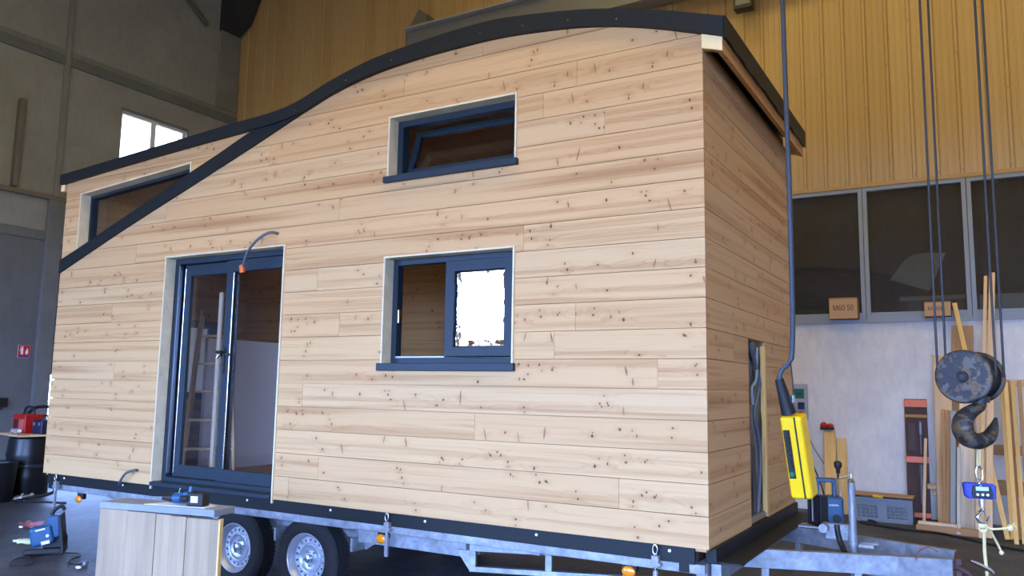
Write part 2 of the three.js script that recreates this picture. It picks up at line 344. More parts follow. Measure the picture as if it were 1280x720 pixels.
{
  // wall with the small window (local x = -z)
  const wl = struct('wall_left', 'grey rendered hall wall with a concrete ring beam and a small bright window');
  const H = 7.6, F = -FRONT_Z;
  const turned = (g) => { g.rotateY(Math.PI / 2); g.translate(LEFT_X, 0, 0); return g; };
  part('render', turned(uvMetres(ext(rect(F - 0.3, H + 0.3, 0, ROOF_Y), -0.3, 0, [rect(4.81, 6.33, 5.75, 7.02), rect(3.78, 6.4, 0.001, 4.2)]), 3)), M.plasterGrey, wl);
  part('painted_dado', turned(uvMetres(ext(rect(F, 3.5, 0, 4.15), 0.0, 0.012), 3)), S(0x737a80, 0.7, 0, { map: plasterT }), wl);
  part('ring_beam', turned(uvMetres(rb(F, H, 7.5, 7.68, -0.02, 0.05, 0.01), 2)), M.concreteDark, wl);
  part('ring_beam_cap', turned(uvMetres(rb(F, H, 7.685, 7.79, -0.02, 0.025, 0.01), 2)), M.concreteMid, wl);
  part('upright_joint', turned(uvMetres(rb(3.58, 3.68, 4.97, ROOF_Y, -0.02, 0.06, 0.01), 2)), M.concreteMid, wl);
  part('corner_column', turned(uvMetres(rb(7.02, 7.58, 7.79, ROOF_Y, -0.02, 0.05, 0.01), 2)), M.concreteMid, wl);
  part('cable_tray', turned(rb(F, 4.6, 4.9, 4.98, -0.02, 0.09, 0.008)), S(0x6e6a5c, 0.6), wl);
  part('lower_beam', turned(uvMetres(rb(F, 3.5, 4.15, 4.32, -0.02, 0.04, 0.01), 2)), M.concreteDark, wl);
  part('door_post', turned(uvMetres(rb(3.5, 3.78, 0.0, 4.9, -0.02, 0.09, 0.012), 2)), S(0x7c8286, 0.8, 0, { map: plasterT }), wl);
  part('cable_duct', turned(rb(2.82, 2.92, 5.0, 6.6, -0.02, 0.12, 0.03)), S(0x6a675e, 0.7), wl);
  const w = struct('window_5', 'small white-framed window high in the grey wall with bright sky behind');
  const T2 = (n, g, m) => part(n, turned(g), m, w);
  T2('frame', ringFrame(4.81, 6.33, 5.75, 7.02, 0.06, -0.16, -0.06), M.whitePaint);
  T2('mullion', rb(5.52, 5.64, 5.8, 6.97, -0.15, -0.07, 0.005), M.whitePaint);
  T2('pane', bx(4.87, 5.52, 5.81, 6.96, -0.115, -0.11), M.glass); T2('pane', bx(5.64, 6.27, 5.81, 6.96, -0.115, -0.11), M.glass);
  T2('lintel', rb(4.77, 6.37, 7.0, 7.06, -0.03, 0.015, 0.005), M.concreteDark);
  const d = struct('door_1', 'dark blue sectional door raised above a bright gap');
  for (let i = 0; i < 5; i++) part('door_section', turned(rb(3.78, 6.4, 1.75 + i * 0.49, 1.75 + i * 0.49 + 0.48, -0.2, -0.15, 0.01)), S(0x1d2530, 0.5), d);
  for (let i = 0; i < 5; i++) part('section_joint', turned(bx(3.78, 6.4, 1.735 + i * 0.49, 1.75 + i * 0.49, -0.19, -0.16)), S(0x56708c, 0.4, 0.4), d);
}
{
  const wf = struct('wall_front', 'hall wall with two tall open vehicle doors');
  part('masonry', ext(rect(LEFT_X - 0.3, RIGHT_X + 0.3, 0, 4.7), FRONT_Z, FRONT_Z + 0.3, [rect(-4.4, -0.2, 0.001, DOOR_H), rect(2.4, 12.6, 0.001, DOOR_H)]), M.plasterWhite, wf);
  part('upper_sheeting', bx(LEFT_X - 0.3, RIGHT_X + 0.3, 4.7, ROOF_Y, FRONT_Z, FRONT_Z + 0.3), M.cladding, wf);
  const wr = struct('wall_right', 'hall wall with white plaster below yellow sheeting');
  part('plaster', bx(RIGHT_X, RIGHT_X + 0.3, 0, 4.6, BACK_Z - 0.3, FRONT_Z + 0.3), M.plasterWhite, wr);
  part('upper_sheeting', bx(RIGHT_X, RIGHT_X + 0.3, 4.6, ROOF_Y, BACK_Z - 0.3, FRONT_Z + 0.3), M.cladding, wr);
  const ce = struct('ceiling', 'hall roof with yellowed translucent rooflight strips');
  part('roof_deck', bx(LEFT_X - 0.3, RIGHT_X + 0.3, ROOF_Y, ROOF_Y + 0.2, BACK_Z - 0.3, FRONT_Z + 0.3), M.ceiling, ce);
  const glow = S(0xf0d9a0, 0.8, 0, { emissive: new THREE.Color().setRGB(1.0, 0.77, 0.27), emissiveIntensity: 3.5 });
  part('rooflight_sheet', bx(-1.1, 12.9, ROOF_Y - 0.1, ROOF_Y, 1.65, 3.15), glow, ce);
  part('rooflight_sheet', bx(1.4, 13.4, ROOF_Y - 0.1, ROOF_Y, -4.7, -3.7), glow, ce);
  // steelwork against the rear wall
  const cb = struct('beam_crane_runway', 'grey crane runway beam along the rear wall');
  const bz = -7.12;
  part('web', bx(-1.42, RIGHT_X, 8.0, 8.5, bz - 0.16, bz - 0.13), M.beamGrey, cb);
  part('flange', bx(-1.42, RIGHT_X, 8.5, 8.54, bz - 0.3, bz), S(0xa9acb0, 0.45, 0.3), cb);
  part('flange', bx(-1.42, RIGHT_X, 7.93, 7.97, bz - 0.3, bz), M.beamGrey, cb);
  part('rail', bx(-1.42, RIGHT_X, 8.54, 8.58, bz - 0.18, bz - 0.12), M.steel, cb);
  part('bracket', ext([[-1.5, 7.9], [-1.0, 7.9], [-1.0, 8.8], [-1.2, 8.95], [-1.5, 8.5]], -7.55, -7.3), S(0x6d6a64, 0.7), cb);
  const hb = struct('trim_1', 'dark steel roof haunch in the hall corner');
  part('haunch', ext([[LEFT_X, 9.55], [LEFT_X + 0.4, 9.8], [LEFT_X + 0.8, ROOF_Y], [LEFT_X, ROOF_Y]], BACK_Z + 0.06, BACK_Z + 0.6), S(0x2d3038, 0.6), hb);
  part('haunch_plate', rod([LEFT_X + 0.1, 9.5, -6.6], [LEFT_X + 0.1, 10.5, -5.2], 0.05, 8), S(0x55585c, 0.6), hb);
}
{
  const f = thing('floodlight', 'dark floodlight housing fixed under the crane runway beam', 'floodlight', [5.09, 7.93, -7.2]);
  part('housing', rb(-0.14, 0.14, -0.5, -0.1, -0.12, 0.05, 0.02), S(0x22241f, 0.5), f);
  part('lens', rb(-0.11, 0.11, -0.44, -0.14, 0.045, 0.06, 0.005), S(0x7c7f7c, 0.2), f);
  part('bracket', [bx(-0.16, -0.14, -0.3, 0, -0.06, -0.02), bx(0.14, 0.16, -0.3, 0, -0.06, -0.02), bx(-0.16, 0.16, -0.012, 0, -0.06, -0.02)], M.black, f);
}

// ------------------------------------------------------------------ the tiny house
const HOUSE_L = 6.6, HOUSE_W = 2.43, SILL_Y = 0.74, PITCH = 0.1808;
const roofTop = smoothCurve([[-0.075, 3.724], [0.889, 3.781], [1.854, 3.84], [2.5, 3.878], [2.9, 3.898], [3.185, 3.936], [3.573, 4.055], [3.982, 4.15], [4.407, 4.195], [4.8, 4.222], [5.132, 4.225], [5.486, 4.188], [5.876, 4.129], [6.319, 4.02], [6.74, 3.885]], 90);
const roofBottom = smoothCurve([[-0.075, 3.622], [1.142, 3.703], [2.057, 3.755], [2.73, 3.788], [3.0, 3.806], [3.234, 3.838], [3.599, 3.952], [3.987, 4.033], [4.449, 4.077], [4.8, 4.09], [5.117, 4.092], [5.471, 4.068], [5.84, 4.021], [6.227, 3.931], [6.6, 3.808], [6.74, 3.757]], 90);
const swUp = smoothCurve([[0.0, 2.838], [0.255, 2.924], [1.0, 3.188], [1.936, 3.519], [2.269, 3.634], [2.718, 3.793], [3.0, 3.85]], 60);
const swLow = smoothCurve([[0.0, 2.706], [0.944, 3.048], [2.046, 3.421], [2.758, 3.665], [3.234, 3.835], [3.36, 3.878]], 60);
const OPEN = { door: [1.645, 3.14, 0.70, 2.765], high: [4.17, 5.296, 3.165, 3.671], low: [4.17, 5.296, 1.75, 2.592] };
const TRI = [[0.255, 3.5], [1.915, 3.612], [1.917, 3.47], [0.262, 2.925]];
const house = thing('tiny_house', 'wooden tiny house clad in horizontal larch boards with a curved anthracite roof', 'tiny house');

function sidingBoard(segs, y0, r, parent, mat) {
  // segs: list of [x, lo, hi]; one outline, bottom left to right, top right to left
  const lo = segs.map((s) => [s[0], s[1]]), hi = segs.map((s) => [s[0], s[2]]).reverse();
  const pts = [...lo, ...hi].filter((p, i, a) => { const q = a[(i + a.length - 1) % a.length]; return Math.hypot(p[0] - q[0], p[1] - q[1]) > 1e-4; });
  const slim = pts.filter((p, i, a) => { const q = a[(i + a.length - 1) % a.length], s = a[(i + 1) % a.length]; return Math.abs((p[0] - q[0]) * (s[1] - q[1]) - (p[1] - q[1]) * (s[0] - q[0])) > 1e-7; });
  if (slim.length < 3) return;
  let g = ext(slim, -0.02, 0);
  const p = g.attributes.position, uv = g.attributes.uv, ou = rnd(), row = Math.floor(rnd() * 12), flip = rnd() < 0.5 ? -1 : 1;
  for (let i = 0; i < p.count; i++) uv.setXY(i, flip * p.getX(i) / WOOD_U + ou, (clamp((p.getY(i) - y0) / PITCH, 0.01, 0.99) + row) / 12);
  return part('siding_board', g, mat, parent);
}
function sidingZone(x0, x1, lowFn, highFn, openings, breaks, jointsFor, parent, place) {
  for (let k = 0; k < 19; k++) {
    const ya = SILL_Y + k * PITCH + (k ? 0.0019 : 0), yb = SILL_Y + (k + 1) * PITCH - 0.0019;
    const js = [x0, ...jointsFor(k).filter((j) => j > x0 + 0.2 && j < x1 - 0.2), x1];
    for (let j = 0; j + 1 < js.length; j++) {
      const a = js[j] + (j ? 0.001 : 0), b = js[j + 1] - (j + 2 < js.length ? 0.001 : 0);
      const xs = new Set([a, b]);
      for (let x = Math.ceil(a / 0.06) * 0.06; x < b; x += 0.06) xs.add(x);
      for (const o of [...openings.map((q) => [q[0], q[1]]).flat(), ...breaks]) if (o > a && o < b) { xs.add(o - 1e-5); xs.add(o + 1e-5); }
      const list = [...xs].sort((p, q) => p - q);
      let run = [];
      const mat = pine[Math.floor(rnd() * pine.length)];
      const flush = () => { if (run.length > 1 && run[run.length - 1][0] - run[0][0] > 0.004) { const m = sidingBoard(run, SILL_Y + k * PITCH, k, parent, mat); if (m && place) place(m); } run = []; };
      for (const x of list) {
        let lo = Math.max(ya, lowFn(x)), hi = Math.min(yb, highFn(x));
        for (const [ox0, ox1, oy0, oy1] of openings) if (x > ox0 && x < ox1) {
          if (oy0 <= lo && oy1 >= hi) hi = lo - 1; else if (oy0 > lo && oy0 < hi) hi = oy0; else if (oy1 < hi && oy1 > lo) lo = oy1;
        }
        if (hi - lo > 0.002) run.push([x, lo, hi]); else flush();
      }
      flush();
    }
  }
}
{
  const jf = (k) => ({ 0: [3.3], 1: [3.6, 6.05], 2: [2.2], 3: [5.0], 4: [3.4], 5: [1.0, 6.3], 6: [5.6], 7: [3.75, 5.75], 8: [0.9], 9: [3.5], 10: [5.36], 11: [1.2], 12: [3.7], 13: [1.6, 4.9], 14: [5.95], 15: [2.9, 5.5], 16: [5.75], 17: [4.3], 18: [5.0] }[k] ?? []);
  const op = [OPEN.door, OPEN.high, OPEN.low];
  sidingZone(0, HOUSE_L, () => 0, (x) => x < 3.2 ? interp(swLow, x) + 0.04 : interp(roofBottom, x) + 0.03, op, [3.2], jf, house);
  // the wedge between swoosh band and roof edge
  sidingZone(0, 2.72, (x) => x > TRI[0][0] && x < TRI[1][0] ? interp([TRI[0], TRI[1]], x) : interp(swUp, x) - 0.04, (x) => interp(roofBottom, x) + 0.03, [], [TRI[0][0], TRI[1][0]], () => [], house);
  // end wall over the drawbar (local x runs to -z)
  const je = (k) => ({ 2: [1.9], 6: [0.6], 9: [1.3], 13: [0.9] }[k] ?? []);
  sidingZone(0.0215, HOUSE_W, () => 0, () => 3.74, [[0.98, 1.48, 0.74, 2.0]], [], je, house, (m) => { m.rotation.y = Math.PI / 2; m.position.x = HOUSE_L; });
}
{
  // wall cores, lined inside with pine
  const top = roofBottom.filter((p) => p[0] > 0.02 && p[0] < 6.57).reverse().map(([x, y]) => [x, y + 0.02]);
  const outline = [[0.02, SILL_Y + 0.002], [6.578, SILL_Y + 0.002], [6.578, interp(roofBottom, 6.578) + 0.02], ...top, [0.02, interp(roofBottom, 0.02) + 0.02]];
  const holes = [OPEN.high, OPEN.low].map((o) => rect(...o)); holes.push(rect(OPEN.door[0], OPEN.door[1], SILL_Y + 0.012, OPEN.door[3])); holes.push(TRI);
  part('front_wall_core', uvWood(ext(outline, -0.16, -0.0215, holes), 0), M.pineIn, house);
  part('rear_wall', uvWood(ext(outline, -HOUSE_W, -HOUSE_W + 0.14, [rect(4.3, 5.2, 3.3, 3.75)]), 0), M.pineIn, house);
  const hole = rect(1.12, 1.86, 1.45, 2.35);
  const e1 = ext(rect(0.161, HOUSE_W - 0.141, SILL_Y + 0.002, 3.64), 0.0, 0.12, [hole]); e1.rotateY(Math.PI / 2); e1.translate(0.02, 0, 0);
  part('end_wall', uvWood(e1, 2), M.pineIn, house);
  const e2 = ext(rect(0.161, HOUSE_W - 0.141, SILL_Y + 0.002, 3.8), -0.14, -0.0215, [rect(0.98, 1.48, SILL_Y + 0.02, 2.0)]); e2.rotateY(Math.PI / 2); e2.translate(HOUSE_L, 0, 0);
  part('end_wall', uvWood(e2, 2), M.pineIn, house);
  part('deck', uvWood(bx(0.02, 6.578, SILL_Y - 0.02, SILL_Y + 0.001, -HOUSE_W, -0.022), 0), M.pineIn, house);
  part('partition', bx(1.0, 1.05, SILL_Y + 0.002, 2.1, -HOUSE_W + 0.15, -1.0), M.white, house);
  const ew = sub('end_window', house);
  const fr = ringFrame(1.12, 1.86, 1.45, 2.35, 0.08, 0.06, 0.14); fr.rotateY(Math.PI / 2); part('frame', fr, M.anthraciteFrame, ew);
  const pg = bx(1.2, 1.78, 1.53, 2.27, 0.095, 0.1); pg.rotateY(Math.PI / 2); part('pane', pg, M.glass, ew);
  // roof
  const roofShape = [...roofTop, ...roofTop.slice().reverse().map(([x, y]) => [x, y - 0.07])];
  part('roof', ext(roofShape, -HOUSE_W - 0.07, 0.0), M.anthracite, house);
  part('roof_edge_band', ext([...roofBottom, ...roofTop.slice().reverse()], 0.0005, 0.04), M.anthracite, house);
  part('swoosh_band', ext([...swLow, ...swUp.slice().reverse()], 0.0005, 0.018), M.anthracite, house);
  const sc = cyl(0.007, 0.007, 0.004, 10); sc.rotateX(Math.PI / 2);
  for (const x of [3.2, 3.75, 4.2, 4.6, 5.0, 5.35, 5.7, 6.05]) { const s = part('screw_head', sc, M.steel, house); s.position.set(x, (interp(roofBottom, x) + interp(roofTop, x)) / 2 - 0.015, 0.041); }
  // eaves
  part('eave_fascia', uvWood(ext([[6.69, 3.686], [6.73, 3.672], [6.73, 3.762], [6.69, 3.776]], -HOUSE_W - 0.07, 0.02), 2), M.pineIn, house);
  for (const z of [0.02, -HOUSE_W - 0.025]) part('eave_block', uvWood(ext([[6.602, 3.712], [6.689, 3.687], [6.689, 3.776], [6.602, 3.806]], z - 0.045, z), 2), M.pineIn, house);
  part('eave_end_grain', ext([[6.603, 3.714], [6.729, 3.674], [6.729, 3.76], [6.603, 3.804]], 0.0205, 0.026), M.cream, house);
  part('eave_batten', uvWood(rb(-0.07, -0.002, 3.55, 3.618, -HOUSE_W - 0.07, 0.02, 0.004, 1), 2), M.pineRaw, house);
  part('eave_end_grain', rb(-0.068, -0.004, 3.552, 3.616, 0.0205, 0.026, 0.002, 1), M.cream, house);
  const drip = []; for (let i = 0; i <= 30; i++) drip.push([-0.03 + i * (HOUSE_W + 0.1) / 30, 3.752 + 0.006 * Math.sin(i * 1.7) + 0.004 * Math.sin(i * 0.6)]);
  const dg = ext([...drip, ...drip.slice().reverse().map(([x]) => [x, 3.89])], 0, 0.012); dg.rotateY(Math.PI / 2); dg.translate(6.74, 0, 0);
  part('eave_flashing', dg, M.anthracite, house);
  part('loft_ceiling', uvWood(ext([...roofTop.filter((p) => p[0] > 0.15 && p[0] < 6.45).map(([x, y]) => [x, y - 0.19]), ...roofTop.filter((p) => p[0] > 0.15 && p[0] < 6.45).reverse().map(([x, y]) => [x, y - 0.16])], -HOUSE_W + 0.145, -0.165), 2), M.pineBrown, house);
}
// reveals, sills, frames, panes
function revealSet(parent, [x0, x1, y0, y1], bottom = false, d = 0.1) {
  const t = 0.014, f = 0.012;
  const piece = (g) => part('reveal_board', uvMetres(g, 0.6), M.reveal, parent);
  piece(rb(x0, x0 + t, y0, y1, -d, f, 0.002, 1)); piece(rb(x1 - t, x1, y0, y1, -d, f, 0.002, 1)); piece(rb(x0 + t, x1 - t, y1 - t, y1, -d, f, 0.002, 1));
  if (bottom) piece(rb(x0 + t, x1 - t, y0, y0 + t, -d, f, 0.002, 1));
}
{
  const [x0, x1, y0, y1] = OPEN.low, w = sub('sliding_window', house);
  revealSet(w, OPEN.low);
  part('sill', [rb(x0 - 0.02, x1 + 0.015, y0 - 0.005, y0 + 0.05, -0.14, 0.035, 0.005)], M.anthraciteFrame, w);
  part('frame', ringFrame(x0 + 0.014, x1 - 0.014, y0 + 0.045, y1 - 0.014, 0.045, -0.16, -0.09), M.anthraciteFrame, w);
  part('track', rb(x0 + 0.06, x1 - 0.06, y0 + 0.09, y0 + 0.105, -0.15, -0.085, 0.003, 1), S(0x9aa2aa, 0.4, 0.6), w);
  const m = (x0 + x1) / 2 - 0.02;
  part('sash', ringFrame(m - 0.045, x1 - 0.055, y0 + 0.09, y1 - 0.055, 0.078, -0.125, -0.085), M.anthraciteFrame, w);
  part('pane', bx(m + 0.04, x1 - 0.14, y0 + 0.175, y1 - 0.14, -0.118, -0.112), M.glass, w);
  // bright crumpled protective film over the fixed pane
  const fw = x1 - 0.14 - (m + 0.04), fh = y1 - 0.14 - (y0 + 0.175), g = new THREE.PlaneGeometry(fw - 0.006, fh - 0.006, 50, 60), p = g.attributes.position;
  for (let i = 0; i < p.count; i++) {
    const a = p.getX(i) / fw + 0.5, b = p.getY(i) / fh + 0.5;
    const edge = Math.max(1 - sstep(0, 0.14, a), 1 - sstep(0, 0.13, b), 0.5 * sstep(0.95, 1, a), 0.4 * sstep(0.96, 1, b));
    p.setZ(i, edge * 0.010 * (fbm(a * 9 + 3, b * 9, 3) - 0.2));
  }
  g.computeVertexNormals(); g.translate((m + 0.04 + x1 - 0.14) / 2, (y0 + 0.175 + y1 - 0.14) / 2, -0.110);
  part('protective_film', g, M.film, w);
  part('inner_sash', ringFrame(m - 0.02, x1 - 0.055, y0 + 0.09, y1 - 0.055, 0.06, -0.16, -0.13), M.anthraciteFrame, w);
  part('handle', rb(x0 + 0.075, x0 + 0.087, 2.1, 2.2, -0.12, -0.08, 0.004), M.chrome, w);
}
{
  const [x0, x1, y0, y1] = OPEN.high, w = sub('tilt_window', house);
  revealSet(w, OPEN.high);
  part('sill', rb(x0 - 0.02, x1 + 0.015, y0 - 0.012, y0 + 0.035, -0.14, 0.035, 0.005), M.anthraciteFrame, w);
  part('frame', ringFrame(x0 + 0.014, x1 - 0.014, y0 + 0.03, y1 - 0.014, 0.05, -0.17, -0.09), M.anthraciteFrame, w);
  const sg = ringFrame(x0 + 0.07, x1 - 0.07, 0, 0.40, 0.05, -0.04, 0), pg = bx(x0 + 0.12, x1 - 0.12, 0.05, 0.35, -0.022, -0.018);
  for (const g of [sg, pg]) { g.rotateX(-0.33); g.translate(0, y0 + 0.075, -0.13); }
  part('sash', sg, M.anthraciteFrame, w); part('pane', pg, M.glass, w);
}
{
  const w = sub('wedge_window', house);
  const inset = (pts, d) => { const c = [0.75, 3.36]; const n = pts.length, out = []; for (let i = 0; i < n; i++) { const a = pts[(i + n - 1) % n], b = pts[i], e = pts[(i + 1) % n];
    const nv = (p, q) => { const dx = q[0] - p[0], dy = q[1] - p[1], l = Math.hypot(dx, dy); let nx = -dy / l, ny = dx / l; if (nx * (c[0] - p[0]) + ny * (c[1] - p[1]) < 0) { nx = -nx; ny = -ny; } return [nx, ny, nx * p[0] + ny * p[1] + d]; };
    const A = nv(a, b), B = nv(b, e), det = A[0] * B[1] - A[1] * B[0]; out.push([(A[2] * B[1] - A[1] * B[2]) / det, (A[0] * B[2] - A[2] * B[0]) / det]); } return out; };
  const f = 0.012, t = 0.014, cut = [[0.26, 3.07], [1.9, 3.07], [1.9, 3.7], [0.26, 3.7]];
  const quad = (a, b, c, d) => part('reveal_board', uvMetres(ext([a, b, c, d], -0.1, f), 0.6), M.reveal, w);
  quad([0.255, 3.5], [1.915, 3.612], [1.915, 3.598], [0.255, 3.486]);
  quad([0.255, 3.486], [0.27, 3.487], [0.277, 2.93], [0.262, 2.925]);
  quad([1.901, 3.597], [1.915, 3.598], [1.917, 3.475], [1.903, 3.47]);
  const o = inset(TRI, 0.015), i1 = inset(TRI, 0.042);
  part('frame', ext(o, -0.16, -0.09, [i1], 0.002), M.anthraciteFrame, w);
  part('pane', ext(inset(TRI, 0.04), -0.128, -0.122), M.glass, w);
}
{
  const [x0, x1, , y1] = OPEN.door, w = sub('sliding_door', house), yb = SILL_Y + 0.0;
  revealSet(w, [x0, x1, SILL_Y - 0.03, y1]);
  part('frame', [ext([[x0 + 0.014, yb + 0.012], [x1 - 0.014, yb + 0.012], [x1 - 0.014, y1 - 0.014], [x0 + 0.014, y1 - 0.014]], -0.2, -0.09, [rect(x0 + 0.065, x1 - 0.055, yb + 0.07, y1 - 0.065)], 0.003)], M.anthraciteFrame, w);
  part('threshold', rb(x0 + 0.014, x1 - 0.014, yb + 0.0, yb + 0.035, -0.12, 0.03, 0.004), M.anthraciteFrame, w);
  const leaf = (a, b, z0, z1, name) => {
    const f = part(name, ext(rect(a, b, yb + 0.072, y1 - 0.068), z0, z1, [rect(a + 0.08, b - 0.08, yb + 0.175, y1 - 0.17)], 0.003), M.anthraciteFrame, w);
    part('pane', bx(a + 0.079, b - 0.079, yb + 0.174, y1 - 0.169, (z0 + z1) / 2 - 0.003, (z0 + z1) / 2 + 0.003), M.glass, w); return f;
  };
  leaf(x0 + 0.085, 2.415, -0.185, -0.145, 'sliding_leaf'); leaf(2.345, x1 - 0.045, -0.135, -0.095, 'fixed_leaf');
  part('guide_strip', rb(2.43, 2.445, yb + 0.18, y1 - 0.18, -0.098, -0.088, 0.003), M.chrome, w);
  part('guide_strip', rb(x0 + 0.1, x0 + 0.112, yb + 0.1, y1 - 0.1, -0.145, -0.132, 0.003), M.chrome, w);
  part('guide_strip', rb(x0 + 0.066, x0 + 0.076, yb + 0.1, y1 - 0.07, -0.13, -0.092, 0.003), S(0x6c747c, 0.3, 0.8), w);
  part('handle', [rb(2.36, 2.385, 1.72, 1.95, -0.095, -0.082, 0.005), rod([2.372, 1.9, -0.085], [2.372, 1.9, -0.045], 0.012), rod([2.372, 1.9, -0.05], [2.33, 1.9, -0.045], 0.014)], M.black, w);
  part('lock_cylinder', [rod([2.30, 1.88, -0.145], [2.30, 1.88, -0.10], 0.018), rod([2.30, 1.88, -0.105], [2.275, 1.85, -0.10], 0.012)], M.chrome, w);
  part('lock_cylinder', rod([2.44, 1.88, -0.095], [2.44, 1.88, -0.06], 0.014), M.chrome, w);
}
{
  // service hatch in the end wall: opening lined with black membrane and a raw batten
  const h = sub('service_hatch', house);
  const ripple = new THREE.PlaneGeometry(0.49, 1.24, 24, 60), p = ripple.attributes.position;
  for (let i = 0; i < p.count; i++) p.setZ(i, 0.02 * (fbm(p.getX(i) * 9 + 4, p.getY(i) * 2.4, 3) - 0.5) + 0.012 * (vn(p.getX(i) * 30, p.getY(i) * 5) - 0.5));
  ripple.computeVertexNormals(); ripple.rotateY(Math.PI / 2); ripple.translate(6.568, 1.385, -1.23);
  part('membrane', ripple, M.membrane, h);
  part('batten', uvWood(rb(6.57, 6.604, 0.775, 1.97, -1.478, -1.43, 0.003, 1), 1), M.pineYellow, h);
  part('stone_wool', bx(6.45, 6.585, 0.75, 0.785, -1.44, -0.985), S(0x9a9488, 1, 0, { map: plasterT }), h);
  part('hose', tube([[6.585, 1.98, -1.06], [6.595, 1.7, -1.3], [6.59, 1.5, -1.16], [6.595, 1.2, -1.28], [6.59, 0.8, -1.2]], 0.014, 50), M.cableGrey, h);
  part('hose', tube([[6.585, 1.95, -1.3], [6.595, 1.72, -1.2], [6.59, 1.66, -1.1], [6.59, 1.55, -1.12]], 0.01, 40), S(0x8a94a0, 0.4), h);
  // base flashing and loose cables
  part('base_flashing', rb(0.07, 6.515, 0.646, 0.738, -0.02, -0.006, 0.002, 1), M.anthracite, house);
  const sc = cyl(0.009, 0.009, 0.006, 10); sc.rotateX(Math.PI / 2);
  for (const x of [0.35, 1.25, 2.85, 3.737, 4.607, 5.483, 6.365]) { const s = part('screw_head', sc, M.white, house); s.position.set(x, 0.71, -0.004); }
  for (const x of [0.13, 6.45]) part('flashing_tab', rb(x - 0.03, x + 0.03, 0.6, 0.66, -0.012, -0.004, 0.002, 1), M.anthracite, house);
  part('end_flashing', rb(6.555, 6.62, 0.652, 0.738, -HOUSE_W, -0.08, 0.003, 1), M.anthracite, house);
  part('end_shelf', bx(6.62, 6.76, 0.652, 0.66, -HOUSE_W, -0.1), M.anthracite, house);
  const a = onZ(348, 292, 0.0), b = onZ(303, 336, 0.05);
  part('cable_stub', tube([[a.x, a.y, -0.01], [a.x - 0.03, a.y + 0.005, 0.05], onZ(325, 297, 0.09), onZ(310, 314, 0.1), [b.x, b.y, 0.05]], 0.012, 40), M.cableGrey, house);
  part('cable_cap', [rod([b.x, b.y - 0.03, 0.045], [b.x, b.y + 0.03, 0.055], 0.026, 10), rod([b.x - 0.02, b.y + 0.02, 0.05], [b.x + 0.03, b.y + 0.045, 0.05], 0.012, 8)], M.orange, house);
  part('cable_stub', tube([onZ(172, 588, -0.005), onZ(169, 587.5, 0.03), onZ(158, 591, 0.06), onZ(151, 600, 0.05), onZ(149, 606, 0.02)], 0.011, 30), M.cableGrey, house);
}

